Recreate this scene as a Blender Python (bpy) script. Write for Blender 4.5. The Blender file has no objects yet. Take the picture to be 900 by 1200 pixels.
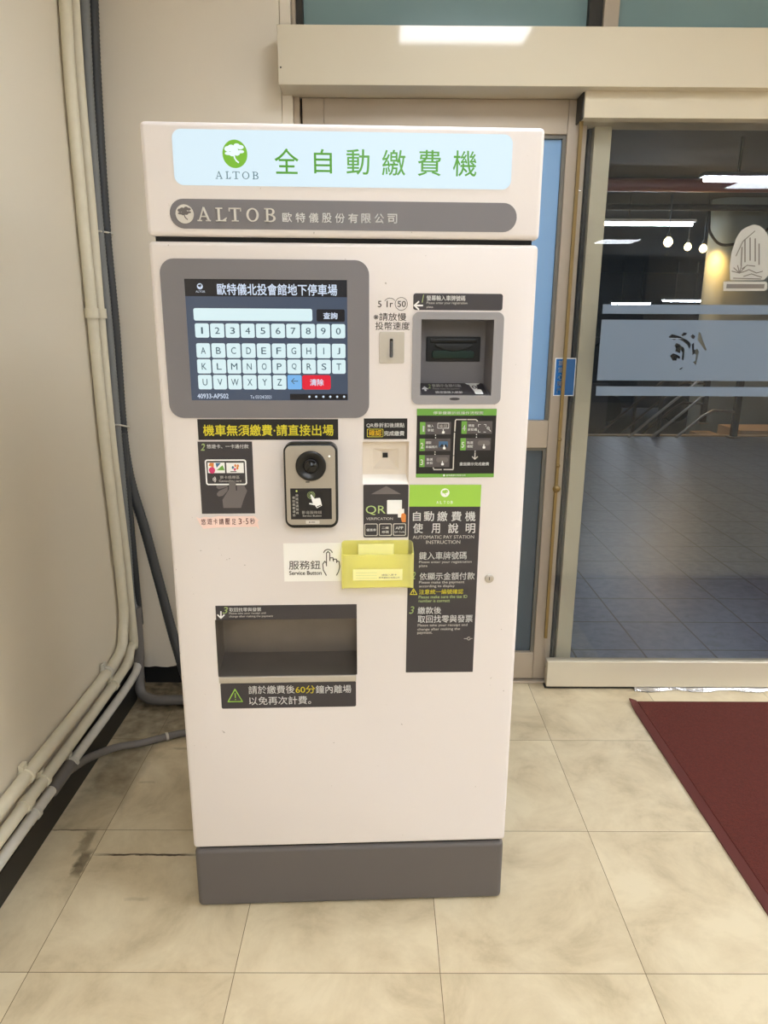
import bpy, bmesh, math, random
from mathutils import Vector, Matrix
random.seed(4)
S = bpy.context.scene
C = S.collection
PI = math.pi

# ------------------------------------------------------------------ camera, world, exposure
FPX = 827.84                                   # focal length in pixels of the 900 x 1200 frame
cam_d = bpy.data.cameras.new('camera'); cam = bpy.data.objects.new('camera', cam_d); C.objects.link(cam)
S.camera = cam
cam_d.sensor_fit = 'VERTICAL'; cam_d.sensor_height = 24.0; cam_d.lens = FPX / 1200 * 24.0
cam_d.clip_start = 0.02; cam_d.clip_end = 200
YAW, PITCH, ROLL = -0.0033, 0.2586, 0.0055
f0 = Vector((-math.sin(YAW), math.cos(YAW), 0)); r0 = Vector((math.cos(YAW), math.sin(YAW), 0)); u0 = Vector((0, 0, 1))
fw = f0 * math.cos(PITCH) - u0 * math.sin(PITCH); up = u0 * math.cos(PITCH) + f0 * math.sin(PITCH)
rr = r0 * math.cos(ROLL) + up * math.sin(ROLL); uu = up * math.cos(ROLL) - r0 * math.sin(ROLL)
cam.matrix_world = Matrix(((rr.x, uu.x, -fw.x, 0), (rr.y, uu.y, -fw.y, 0), (rr.z, uu.z, -fw.z, 1.3706), (0, 0, 0, 1)))
S.view_settings.view_transform = 'Standard'; S.view_settings.look = 'None'
S.view_settings.gamma = 1.0; S.view_settings.use_curve_mapping = False
S.view_settings.exposure = 0.0
S.cycles.use_denoising = True
S.cycles.max_bounces = 10; S.cycles.diffuse_bounces = 5; S.cycles.transparent_max_bounces = 12
w = bpy.data.worlds.new('world'); S.world = w; w.use_nodes = True
w.node_tree.nodes['Background'].inputs[0].default_value = (0.02, 0.025, 0.035, 1)
w.node_tree.nodes['Background'].inputs[1].default_value = 0.3
NEAR_PANEL = 16.5                              # the panel by the doors, behind the machine's front
PANEL_RADIANCE = 21.8                          # the lobby's ceiling panels, added fill panels too
TUBE_RADIANCE = 70.0                           # the tubes under the ceiling outside

# ------------------------------------------------------------------ materials
def lin(c):
    return tuple(((v / 255) / 12.92 if v <= 10 else (((v / 255) + 0.055) / 1.055) ** 2.4) for v in c)
def pbr(name, rgb, rough=0.5, metal=0.0, spec=0.5, noise=0.0, nscale=8.0, bump=0.0, bscale=60.0, srgb=True):
    m = bpy.data.materials.new(name); m.use_nodes = True
    nt = m.node_tree; b = nt.nodes['Principled BSDF']
    col = lin(rgb) if srgb else rgb
    b.inputs['Roughness'].default_value = rough; b.inputs['Metallic'].default_value = metal
    b.inputs['Specular IOR Level'].default_value = spec
    b.inputs['Base Color'].default_value = (*col, 1)
    g = nt.nodes.new('ShaderNodeNewGeometry')
    if noise:
        n = nt.nodes.new('ShaderNodeTexNoise'); n.inputs['Scale'].default_value = nscale; n.inputs['Detail'].default_value = 5
        nt.links.new(g.outputs['Position'], n.inputs['Vector'])
        mx = nt.nodes.new('ShaderNodeMix'); mx.data_type = 'RGBA'
        mx.inputs['A'].default_value = (*[v * (1 - noise) for v in col], 1)
        mx.inputs['B'].default_value = (*[min(1, v * (1 + noise)) for v in col], 1)
        nt.links.new(n.outputs['Fac'], mx.inputs['Factor']); nt.links.new(mx.outputs['Result'], b.inputs['Base Color'])
    if bump:
        n2 = nt.nodes.new('ShaderNodeTexNoise'); n2.inputs['Scale'].default_value = bscale; n2.inputs['Detail'].default_value = 4
        nt.links.new(g.outputs['Position'], n2.inputs['Vector'])
        bp = nt.nodes.new('ShaderNodeBump'); bp.inputs['Strength'].default_value = bump; bp.inputs['Distance'].default_value = 0.004
        nt.links.new(n2.outputs['Fac'], bp.inputs['Height']); nt.links.new(bp.outputs['Normal'], b.inputs['Normal'])
    return m
def emis(name, rgb, strength, base=(20, 20, 20), rough=0.25):
    m = pbr(name, base, rough)
    b = m.node_tree.nodes['Principled BSDF']
    b.inputs['Emission Color'].default_value = (*lin(rgb), 1); b.inputs['Emission Strength'].default_value = strength
    return m
def math_node(nt, op, a, b=None):
    n = nt.nodes.new('ShaderNodeMath'); n.operation = op
    for k, v in enumerate((a, b)):
        if v is None: continue
        if isinstance(v, (int, float)): n.inputs[k].default_value = v
        else: nt.links.new(v, n.inputs[k])
    return n.outputs[0]
def tile_floor(name, size, ox, oy, cols, grout, gw, rough, nscale, dirt_shade=None):
    """square tiles with thin joints, mottled; cols = three ramp colours"""
    m = bpy.data.materials.new(name); m.use_nodes = True
    nt = m.node_tree; b = nt.nodes['Principled BSDF']; L = nt.links
    g = nt.nodes.new('ShaderNodeNewGeometry'); sp = nt.nodes.new('ShaderNodeSeparateXYZ'); L.new(g.outputs['Position'], sp.inputs[0])
    def joint(ax, o):
        v = math_node(nt, 'DIVIDE', math_node(nt, 'SUBTRACT', sp.outputs[ax], o), size)
        fr = math_node(nt, 'ABSOLUTE', math_node(nt, 'SUBTRACT', v, math_node(nt, 'ROUND', v)))
        return math_node(nt, 'LESS_THAN', fr, gw / size / 2), math_node(nt, 'FLOOR', v)
    jx, cx = joint('X', ox); jy, cy = joint('Y', oy)
    cell = nt.nodes.new('ShaderNodeCombineXYZ'); L.new(cx, cell.inputs[0]); L.new(cy, cell.inputs[1])
    wn = nt.nodes.new('ShaderNodeTexWhiteNoise'); wn.noise_dimensions = '3D'; L.new(cell.outputs[0], wn.inputs['Vector'])
    off = nt.nodes.new('ShaderNodeVectorMath'); off.operation = 'MULTIPLY_ADD'
    L.new(wn.outputs['Color'], off.inputs[0]); off.inputs[1].default_value = (9, 9, 9); L.new(g.outputs['Position'], off.inputs[2])
    n = nt.nodes.new('ShaderNodeTexNoise'); n.inputs['Scale'].default_value = nscale; n.inputs['Detail'].default_value = 8; n.inputs['Roughness'].default_value = 0.65
    n.inputs['Distortion'].default_value = 0.4
    L.new(off.outputs[0], n.inputs['Vector'])
    rp = nt.nodes.new('ShaderNodeValToRGB'); L.new(n.outputs['Fac'], rp.inputs[0])
    e = rp.color_ramp.elements
    e[0].position = 0.33; e[0].color = (*lin(cols[0]), 1); e[1].position = 0.62; e[1].color = (*lin(cols[2]), 1)
    k = e.new(0.47); k.color = (*lin(cols[1]), 1)
    out = rp.outputs[0]
    if dirt_shade:                                   # a dirty seam and scuffs with shapes of their own; corner patches also paint in shade
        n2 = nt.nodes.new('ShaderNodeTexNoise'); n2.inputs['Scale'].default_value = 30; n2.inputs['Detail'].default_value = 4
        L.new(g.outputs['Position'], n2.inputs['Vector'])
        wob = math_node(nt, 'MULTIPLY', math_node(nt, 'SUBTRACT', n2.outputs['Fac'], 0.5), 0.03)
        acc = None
        for (px, py, hx, hy, s) in dirt_shade:
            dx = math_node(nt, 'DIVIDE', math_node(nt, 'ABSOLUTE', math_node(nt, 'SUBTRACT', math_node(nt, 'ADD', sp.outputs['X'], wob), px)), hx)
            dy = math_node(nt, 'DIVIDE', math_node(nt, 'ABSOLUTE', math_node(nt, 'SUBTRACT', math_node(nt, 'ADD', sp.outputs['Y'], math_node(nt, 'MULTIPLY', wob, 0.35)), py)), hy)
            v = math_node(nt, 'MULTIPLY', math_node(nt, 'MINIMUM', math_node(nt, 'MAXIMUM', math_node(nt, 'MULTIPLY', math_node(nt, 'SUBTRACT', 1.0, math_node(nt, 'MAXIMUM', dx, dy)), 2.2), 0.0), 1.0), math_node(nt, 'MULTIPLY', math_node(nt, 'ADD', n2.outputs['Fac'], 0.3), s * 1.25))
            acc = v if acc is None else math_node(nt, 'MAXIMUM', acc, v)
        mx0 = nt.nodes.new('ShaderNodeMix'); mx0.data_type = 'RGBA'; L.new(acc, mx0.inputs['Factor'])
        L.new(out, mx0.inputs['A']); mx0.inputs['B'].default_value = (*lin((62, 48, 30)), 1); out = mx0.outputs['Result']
    mx = nt.nodes.new('ShaderNodeMix'); mx.data_type = 'RGBA'
    L.new(math_node(nt, 'MAXIMUM', jx, jy), mx.inputs['Factor']); L.new(out, mx.inputs['A']); mx.inputs['B'].default_value = (*lin(grout), 1)
    L.new(mx.outputs['Result'], b.inputs['Base Color'])
    b.inputs['Roughness'].default_value = rough
    return m
def film(name, rgb, opacity, gloss=0.04, rough=0.05, transl=0.5):
    """clear or filmed glass: transparent + (diffuse/translucent film) + a fresnel reflection"""
    m = bpy.data.materials.new(name); m.use_nodes = True
    nt = m.node_tree; nt.nodes.remove(nt.nodes['Principled BSDF']); out = nt.nodes['Material Output']; L = nt.links
    tr = nt.nodes.new('ShaderNodeBsdfTransparent'); di = nt.nodes.new('ShaderNodeBsdfDiffuse'); tl = nt.nodes.new('ShaderNodeBsdfTranslucent')
    di.inputs[0].default_value = (*lin(rgb), 1); tl.inputs[0].default_value = (*lin(rgb), 1)
    m1 = nt.nodes.new('ShaderNodeMixShader'); m1.inputs[0].default_value = transl; L.new(di.outputs[0], m1.inputs[1]); L.new(tl.outputs[0], m1.inputs[2])
    m2 = nt.nodes.new('ShaderNodeMixShader'); m2.inputs[0].default_value = opacity; L.new(tr.outputs[0], m2.inputs[1]); L.new(m1.outputs[0], m2.inputs[2])
    gl = nt.nodes.new('ShaderNodeBsdfGlossy'); gl.inputs['Roughness'].default_value = rough
    fr = nt.nodes.new('ShaderNodeFresnel'); fr.inputs['IOR'].default_value = 1.5
    m3 = nt.nodes.new('ShaderNodeMixShader'); L.new(math_node(nt, 'MULTIPLY', fr.outputs[0], gloss / 0.04), m3.inputs[0]); L.new(m2.outputs[0], m3.inputs[1]); L.new(gl.outputs[0], m3.inputs[2])
    L.new(m3.outputs[0], out.inputs['Surface'])
    return m

def speckled(name, rgb, rough):
    """painted sheet steel with a few tiny dark chips"""
    m = pbr(name, rgb, rough, bump=0.03, bscale=220)
    nt = m.node_tree; b = nt.nodes['Principled BSDF']; L = nt.links
    g = nt.nodes.new('ShaderNodeNewGeometry')
    n = nt.nodes.new('ShaderNodeTexNoise'); n.inputs['Scale'].default_value = 95; n.inputs['Detail'].default_value = 2
    L.new(g.outputs['Position'], n.inputs['Vector'])
    n3 = nt.nodes.new('ShaderNodeTexNoise'); n3.inputs['Scale'].default_value = 5; n3.inputs['Detail'].default_value = 3
    L.new(g.outputs['Position'], n3.inputs['Vector'])
    f = math_node(nt, 'MULTIPLY', math_node(nt, 'GREATER_THAN', n.outputs['Fac'], 0.755), math_node(nt, 'GREATER_THAN', n3.outputs['Fac'], 0.52))
    mx = nt.nodes.new('ShaderNodeMix'); mx.data_type = 'RGBA'
    L.new(math_node(nt, 'MULTIPLY', f, 0.5), mx.inputs['Factor']); mx.inputs['A'].default_value = (*lin(rgb), 1); mx.inputs['B'].default_value = (*lin((110, 95, 80)), 1)
    L.new(mx.outputs['Result'], b.inputs['Base Color'])
    return m

MT = {}
MT['cabinet'] = speckled('cabinet_enamel', (229, 222, 221), 0.42)
MT['plinth'] = pbr('plinth_grey', (98, 93, 92), 0.5, bump=0.05, bscale=300)
MT['grey'] = pbr('bezel_grey', (121, 118, 123), 0.5, bump=0.05, bscale=400)
MT['panelgrey'] = pbr('panel_grey', (152, 150, 154), 0.5, bump=0.05, bscale=400)
MT['gap'] = pbr('dark_gap', (14, 13, 12), 0.8)
MT['stick_dark'] = pbr('sticker_charcoal', (60, 56, 60), 0.45)
MT['stick_black'] = pbr('sticker_black', (25, 23, 25), 0.4)
MT['white'] = pbr('print_white', (250, 250, 250), 0.5)
MT['silverprint'] = pbr('print_silver', (214, 210, 204), 0.4)
MT['yellow'] = pbr('print_yellow', (255, 243, 72), 0.5)
MT['orange_yellow'] = pbr('print_amber', (250, 205, 40), 0.5)
MT['green'] = pbr('print_green', (160, 208, 78), 0.5)
MT['green2'] = pbr('print_leaf_green', (112, 168, 70), 0.5)
MT['palegreen'] = pbr('print_pale_green', (186, 208, 140), 0.5)
MT['greyprint'] = pbr('print_grey', (112, 106, 106), 0.5)
MT['midgrey'] = pbr('print_mid_grey', (88, 82, 84), 0.5)
MT['ink'] = pbr('print_ink', (62, 54, 50), 0.5)
MT['sky'] = pbr('print_blue', (70, 110, 150), 0.5)
MT['pink'] = pbr('print_pink', (214, 62, 118), 0.5)
MT['orange'] = pbr('print_orange', (226, 140, 70), 0.5)
MT['redink'] = pbr('marker_ink', (110, 42, 38), 0.6)
MT['notepaper'] = pbr('note_paper', (255, 226, 218), 0.7)
MT['paper'] = pbr('white_paper', (250, 248, 245), 0.6)
MT['light_face'] = emis('light_box_face', (222, 244, 255), 0.93, base=(40, 42, 44), rough=0.4)
MT['light_green'] = emis('light_box_green', (96, 160, 62), 0.75, base=(60, 110, 40))
MT['light_lime'] = emis('light_box_lime', (122, 178, 40), 0.8, base=(60, 110, 40))
MT['light_grey'] = emis('light_box_grey', (96, 134, 144), 0.75, base=(30, 30, 30))
MT['light_white'] = emis('light_box_white', (236, 250, 255), 1.0, base=(40, 40, 40))
MT['scr_dark'] = emis('screen_slate', (70, 82, 102), 0.9)
MT['scr_black'] = emis('screen_black', (24, 22, 30), 0.7)
MT['scr_key'] = emis('screen_key', (212, 236, 240), 1.0, base=(60, 60, 60))
MT['scr_text'] = emis('screen_text', (210, 222, 240), 1.0)
MT['scr_ink'] = emis('screen_ink', (80, 104, 116), 0.8)
MT['scr_blue'] = emis('screen_blue', (120, 180, 235), 1.0)
MT['scr_red'] = emis('screen_red', (228, 28, 54), 1.0)
MT['steel'] = pbr('brushed_steel', (196, 190, 182), 0.38, metal=0.6, noise=0.12, nscale=30)
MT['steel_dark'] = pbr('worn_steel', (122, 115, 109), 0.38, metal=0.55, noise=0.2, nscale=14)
MT['plate'] = pbr('coin_plate', (196, 189, 178), 0.4, metal=0.4)
MT['chrome'] = pbr('chrome', (215, 215, 222), 0.15, metal=1.0)
MT['bill_black'] = pbr('validator_black', (16, 17, 17), 0.35)
MT['bill_green'] = pbr('validator_green', (18, 48, 40), 0.3)
MT['qr_white'] = pbr('reader_white', (232, 222, 210), 0.45)
MT['qr_lip_lit'] = pbr('reader_lip_lit_white', (246, 242, 238), 0.4)  # lighter copy of the reader white: overhead light painted into the lip
MT['black_gloss'] = pbr('intercom_black', (12, 12, 13), 0.3)
MT['intercom_face'] = pbr('intercom_silver', (176, 168, 156), 0.42, metal=0.3)
MT['lens'] = pbr('lens_glass', (8, 8, 10), 0.06)
MT['lens_in'] = pbr('lens_iris', (62, 60, 60), 0.2)
MT['slip'] = pbr('yellow_slip_paper', (252, 248, 176), 0.6)
MT['led'] = emis('led_white', (255, 250, 235), 1.2)
MT['lime_led'] = emis('led_lime', (215, 225, 120), 0.8)
MT['wall'] = pbr('wall_paint', (229, 219, 203), 0.75, noise=0.03, nscale=3, bump=0.08, bscale=30)
MT['wall_side'] = pbr('wall_paint_side', (222, 212, 193), 0.6, noise=0.03, nscale=2, bump=0.06, bscale=12)
MT['wall_rear'] = pbr('wall_paint_rear', (118, 116, 112), 0.75, noise=0.03, nscale=3)
MT['pipe'] = pbr('pipe_cream', (216, 208, 186), 0.5, noise=0.06, nscale=40)
MT['pipe_white'] = pbr('pipe_white', (205, 200, 190), 0.5, noise=0.08, nscale=50)
MT['conduit'] = pbr('conduit_grey', (116, 118, 118), 0.5)
MT['conduit_dark'] = pbr('conduit_dark', (58, 60, 62), 0.55)
MT['cable'] = pbr('cable_grey', (112, 107, 103), 0.5)
MT['clip'] = pbr('pipe_clip', (200, 196, 184), 0.45)
MT['base_black'] = pbr('baseboard_black', (24, 22, 20), 0.45)
MT['cream'] = pbr('door_cream', (208, 198, 177), 0.06, noise=0.02, nscale=4)
MT['alu'] = pbr('door_aluminium', (178, 164, 146), 0.42, metal=0.15)
MT['alu_dark'] = pbr('door_rail_grey', (112, 108, 98), 0.45)
MT['post'] = pbr('door_post_cream', (196, 190, 166), 0.5)
MT['brass'] = pbr('glass_edge_seal', (122, 98, 48), 0.5)
MT['seal'] = pbr('rubber_seal', (48, 45, 40), 0.6)
MT['glass'] = film('door_glass', (140, 160, 180), 0.03, gloss=0.028, rough=0.004)
MT['frost'] = film('frosted_film', (142, 158, 178), 0.74, gloss=0.02, rough=0.3, transl=0.25)
MT['crest'] = film('crest_film', (222, 220, 212), 0.72, gloss=0.02, rough=0.4, transl=0.3)
MT['crest_ink'] = film('crest_ink', (150, 142, 134), 0.7, gloss=0.02, rough=0.4, transl=0.3)
MT['blue_glass'] = pbr('blue_frosted_glass', (130, 170, 214), 0.3, noise=0.05, nscale=3)
MT['dark_glass'] = pbr('dark_frosted_glass', (72, 84, 94), 0.2)
MT['transom'] = pbr('transom_glass', (128, 154, 156), 0.15, noise=0.12, nscale=3)
MT['sign_blue'] = pbr('sign_blue', (18, 104, 176), 0.4)
MT['foil'] = pbr('foil_tape', (222, 222, 226), 0.18, metal=0.9, bump=0.6, bscale=90)
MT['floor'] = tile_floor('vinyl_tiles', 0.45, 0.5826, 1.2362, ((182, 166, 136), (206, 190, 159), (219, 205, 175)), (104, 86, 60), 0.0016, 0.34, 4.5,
    dirt_shade=((-0.62, 1.591, 0.15, 0.0045, 1.0), (-0.805, 1.64, 0.02, 0.06, 0.5), (-0.785, 1.56, 0.018, 0.055, 0.7), (-0.86, 1.685, 0.06, 0.003, 0.7), (-0.56, 1.592, 0.06, 0.004, 0.6), (-0.62, 2.44, 0.45, 0.2, 0.8), (-0.74, 2.26, 0.25, 0.16, 0.6), (-0.83, 2.05, 0.09, 0.32, 0.5), (-0.66, 2.08, 0.05, 0.008, 0.3), (-0.72, 1.9, 0.03, 0.006, 0.22), (-0.6, 1.44, 0.03, 0.006, 0.2)))  # wide patches in the back left corner are dirt plus painted shade
MT['terrace'] = tile_floor('terrace_tiles', 0.305, 1.148, 2.862, ((82, 91, 108), (97, 107, 125), (111, 121, 138)), (34, 34, 40), 0.008, 0.35, 22)
MT['mat'] = pbr('mat_red', (90, 32, 23), 0.95, noise=0.45, nscale=130, bump=0.8, bscale=400)
MT['mat_edge'] = pbr('mat_edge', (92, 38, 32), 0.6)
MT['ceil'] = pbr('ceiling_white', (205, 202, 196), 0.8)
MT['panel_light'] = emis('ceiling_panel_glow', (240, 247, 255), PANEL_RADIANCE, base=(230, 230, 230))
MT['panel_near'] = emis('ceiling_panel_bright_glow', (240, 247, 255), NEAR_PANEL, base=(230, 230, 230))
MT['tube'] = emis('tube_glow', (226, 240, 255), TUBE_RADIANCE, base=(230, 230, 230))
MT['bulb'] = emis('bulb_glow', (255, 226, 160), 12.0)
MT['fixture'] = pbr('fixture_white', (190, 192, 196), 0.5)
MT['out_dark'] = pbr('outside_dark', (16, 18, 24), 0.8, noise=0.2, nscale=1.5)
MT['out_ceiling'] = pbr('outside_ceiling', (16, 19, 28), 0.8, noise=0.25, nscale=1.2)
MT['out_road'] = pbr('outside_road', (70, 71, 78), 0.8, noise=0.1, nscale=2)
MT['out_wall'] = pbr('outside_wall', (132, 144, 142), 0.6, noise=0.05, nscale=2)
MT['out_stone'] = pbr('outside_kerb', (168, 148, 120), 0.6)
MT['rust'] = pbr('red_pipe', (120, 48, 40), 0.5)
MT['rail'] = pbr('rail_steel', (150, 146, 138), 0.35, metal=0.7)
MT['rail_dark'] = pbr('rail_dark_steel', (64, 60, 54), 0.4, metal=0.6)
MT['van'] = pbr('van_dark', (44, 48, 54), 0.3)

def yellow_plastic():
    m = bpy.data.materials.new('translucent_yellow'); m.use_nodes = True
    nt = m.node_tree; b = nt.nodes['Principled BSDF']; out = nt.nodes['Material Output']; L = nt.links
    b.inputs['Base Color'].default_value = (*lin((252, 250, 190)), 1); b.inputs['Roughness'].default_value = 0.4
    tr = nt.nodes.new('ShaderNodeBsdfTransparent'); tr.inputs[0].default_value = (*lin((255, 254, 214)), 1)
    tl = nt.nodes.new('ShaderNodeBsdfTranslucent'); tl.inputs[0].default_value = (*lin((254, 252, 190)), 1)
    a = nt.nodes.new('ShaderNodeMixShader'); a.inputs[0].default_value = 0.45; L.new(b.outputs[0], a.inputs[1]); L.new(tl.outputs[0], a.inputs[2])
    c = nt.nodes.new('ShaderNodeMixShader'); c.inputs[0].default_value = 0.5; L.new(a.outputs[0], c.inputs[1]); L.new(tr.outputs[0], c.inputs[2])
    L.new(c.outputs[0], out.inputs['Surface'])
    return m
MT['holder'] = yellow_plastic()

# ------------------------------------------------------------------ mesh builder
class MB:
    def __init__(s, org=(0, 0, 0)):
        s.v = []; s.f = []; s.mi = []; s.mats = []; s.sm = []; s.org = org
    def mat(s, key):
        if key not in s.mats: s.mats.append(key)
        return s.mats.index(key)
    def add(s, vs, fs, key, smooth=False):
        k = len(s.v); o = s.org; i = s.mat(key)
        s.v += [(a - o[0], b - o[1], c - o[2]) for a, b, c in vs]
        for f in fs:
            s.f.append([k + j for j in f]); s.mi.append(i); s.sm.append(smooth)
        return s
    def box(s, x0, x1, y0, y1, z0, z1, key):
        vs = [(x, y, z) for x in (x0, x1) for y in (y0, y1) for z in (z0, z1)]
        return s.add(vs, [(0, 1, 3, 2), (4, 6, 7, 5), (0, 4, 5, 1), (2, 3, 7, 6), (0, 2, 6, 4), (1, 5, 7, 3)], key)
    def prism(s, pts, y0, y1, key):
        """polygon in (x, z) extruded from y0 (front, small y) to y1"""
        a = sum(pts[i][0] * pts[(i + 1) % len(pts)][1] - pts[(i + 1) % len(pts)][0] * pts[i][1] for i in range(len(pts)))
        if a < 0: pts = pts[::-1]
        n = len(pts)
        vs = [(p[0], y0, p[1]) for p in pts] + [(p[0], y1, p[1]) for p in pts]
        fs = [tuple(range(n)), tuple(range(2 * n - 1, n - 1, -1))] + [(i, i + n, (i + 1) % n + n, (i + 1) % n) for i in range(n)]
        return s.add(vs, fs, key)
    def ring(s, outer, inner, y0, y1, key):
        n = len(outer)
        vs = [(p[0], y0, p[1]) for p in outer] + [(p[0], y0, p[1]) for p in inner] + [(p[0], y1, p[1]) for p in outer] + [(p[0], y1, p[1]) for p in inner]
        fs = []
        for i in range(n):
            j = (i + 1) % n
            fs += [(i, j, j + n, i + n), (i, i + 2 * n, j + 2 * n, j), (i + n, j + n, j + 3 * n, i + 3 * n), (i + 2 * n, i + 3 * n, j + 3 * n, j + 2 * n)]
        return s.add(vs, fs, key)
    def rrect(s, x0, z0, x1, z1, r, y0, y1, key):
        return s.prism(rr_pts(x0, z0, x1, z1, r), y0, y1, key)
    def rect(s, x0, z0, x1, z1, y0, y1, key):
        return s.prism([(x0, z0), (x1, z0), (x1, z1), (x0, z1)], y0, y1, key)
    def disc(s, x, z, r, y0, y1, key, rz=None, n=28):
        rz = rz or r
        return s.prism([(x + r * math.cos(2 * PI * i / n), z + rz * math.sin(2 * PI * i / n)) for i in range(n)], y0, y1, key)
    def circ(s, x, z, r, t, y0, y1, key, a0=0, a1=360, rz=None, n=36):
        rz = rz or r
        A = [math.radians(a0 + (a1 - a0) * i / n) for i in range(n + 1)]
        for i in range(n):
            a, b = A[i], A[i + 1]
            q = [(x + (r + k) * math.cos(t_), z + (rz + k) * math.sin(t_)) for t_, k in ((a, -t / 2), (b, -t / 2), (b, t / 2), (a, t / 2))]
            s.prism(q, y0, y1, key)
        return s
    def line(s, pts, t, y0, y1, key):
        for (a, b) in zip(pts[:-1], pts[1:]):
            d = Vector((b[0] - a[0], b[1] - a[1])); L = d.length or 1e-6; d /= L; n = Vector((-d.y, d.x)) * t / 2; e = d * t * 0.35
            s.prism([(a[0] - e.x + n.x, a[1] - e.y + n.y), (a[0] - e.x - n.x, a[1] - e.y - n.y), (b[0] + e.x - n.x, b[1] + e.y - n.y), (b[0] + e.x + n.x, b[1] + e.y + n.y)], y0, y1, key)
        return s
    def frustum(s, A, ya, Bq, yb, key, back=None, wall_keys=None):
        """sunk recess: opening rect A at ya narrowing to rect Bq at yb (rects x0,z0,x1,z1); back=None leaves the floor open"""
        def q(R, y): return [(R[0], y, R[1]), (R[2], y, R[1]), (R[2], y, R[3]), (R[0], y, R[3])]
        vs = q(A, ya) + q(Bq, yb)
        for i in range(4):
            j = (i + 1) % 4
            s.add([vs[i], vs[j], vs[j + 4], vs[i + 4]], [(0, 1, 2, 3)], (wall_keys or {}).get(i, key))
        if back: s.add(vs[4:], [(0, 1, 2, 3)], back)
        return s
    def tube(s, pts, r, key, n=12, corr=0.0, closed_ends=True):
        pts = [Vector(p) for p in pts]
        rings = []; prev = None
        for i, p in enumerate(pts):
            t = (pts[min(i + 1, len(pts) - 1)] - pts[max(i - 1, 0)]).normalized()
            if prev is None:
                a = Vector((0, 0, 1)) if abs(t.z) < 0.9 else Vector((1, 0, 0))
                u = t.cross(a).normalized()
            else:
                u = (prev - t * prev.dot(t)).normalized()
            prev = u; v = t.cross(u)
            rad = r * (1 + (corr if i % 2 else -corr))
            rings.append([p + (u * math.cos(2 * PI * k / n) + v * math.sin(2 * PI * k / n)) * rad for k in range(n)])
        vs = [tuple(q) for R in rings for q in R]
        fs = []
        for i in range(len(rings) - 1):
            for k in range(n):
                fs.append((i * n + k, i * n + (k + 1) % n, (i + 1) * n + (k + 1) % n, (i + 1) * n + k))
        s.add(vs, fs, key, True)
        if closed_ends:
            s.add([vs[k] for k in range(n)], [tuple(range(n - 1, -1, -1))], key); s.add([vs[-n + k] for k in range(n)], [tuple(range(n))], key)
        return s
    def lathe(s, prof, cx, cz, key, n=40, smooth=True):
        """profile of (radius, y) turned about an axis along y through (cx, cz)"""
        vs = []; fs = []
        for (r, y) in prof:
            for k in range(n):
                a = 2 * PI * k / n; vs.append((cx + r * math.cos(a), y, cz + r * math.sin(a)))
        for i in range(len(prof) - 1):
            for k in range(n):
                fs.append((i * n + k, i * n + (k + 1) % n, (i + 1) * n + (k + 1) % n, (i + 1) * n + k))
        return s.add(vs, fs, key, smooth)
    def text(s, txt, x0, z0, x1, z1, y0, y1, key, bold=0.0, shear=0.0):
        """lettering fitted into the rectangle x0, z0 .. x1, z1, thin and facing -y"""
        vs, fs = glyphs(txt, bold, shear)
        ax = min(v[0] for v in vs); bx = max(v[0] for v in vs); az = min(v[1] for v in vs); bz = max(v[1] for v in vs)
        sx = (x1 - x0) / max(bx - ax, 1e-6); sz = (z1 - z0) / max(bz - az, 1e-6)
        if txt == '1':
            c_ = (x0 + x1) / 2; wd = min(x1 - x0, (z1 - z0) * 0.28); x0 = c_ - wd / 2; sx = wd / (bx - ax)
        if txt in ('一', '-', '、', '‧', '。', '←'): sz = sx
        return s.add([(x0 + (v[0] - ax) * sx, y0, z0 + (v[1] - az) * sz) for v in vs], fs, key)
    def chars(s, txt, spans, z0, z1, y0, y1, key, bold=0.0):
        for ch, (a, b) in zip(txt, spans): s.text(ch, a, z0, b, z1, y0, y1, key, bold)
        return s
    def build(s, name, parent=None, bevel=0.0, segs=3, loc=None):
        me = bpy.data.meshes.new(name); me.from_pydata(s.v, [], s.f); me.update()
        for k in s.mats: me.materials.append(MT[k])
        for p, i, sm in zip(me.polygons, s.mi, s.sm): p.material_index = i; p.use_smooth = sm
        o = bpy.data.objects.new(name, me); C.objects.link(o)
        if parent: o.parent = parent
        if loc: o.location = loc
        if bevel:
            b = o.modifiers.new('edge', 'BEVEL'); b.width = bevel; b.segments = segs; b.limit_method = 'ANGLE'; b.angle_limit = 0.6
            for p in me.polygons: p.use_smooth = True
            wn = o.modifiers.new('normals', 'WEIGHTED_NORMAL'); wn.keep_sharp = True
        return o
def rr_pts(x0, z0, x1, z1, r, n=7):
    P = []
    for cx, cz, a in ((x1 - r, z0 + r, -90), (x1 - r, z1 - r, 0), (x0 + r, z1 - r, 90), (x0 + r, z0 + r, 180)):
        for i in range(n + 1):
            t = math.radians(a + 90 * i / n); P.append((cx + r * math.cos(t), cz + r * math.sin(t)))
    return P
_gl = {}
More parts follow.
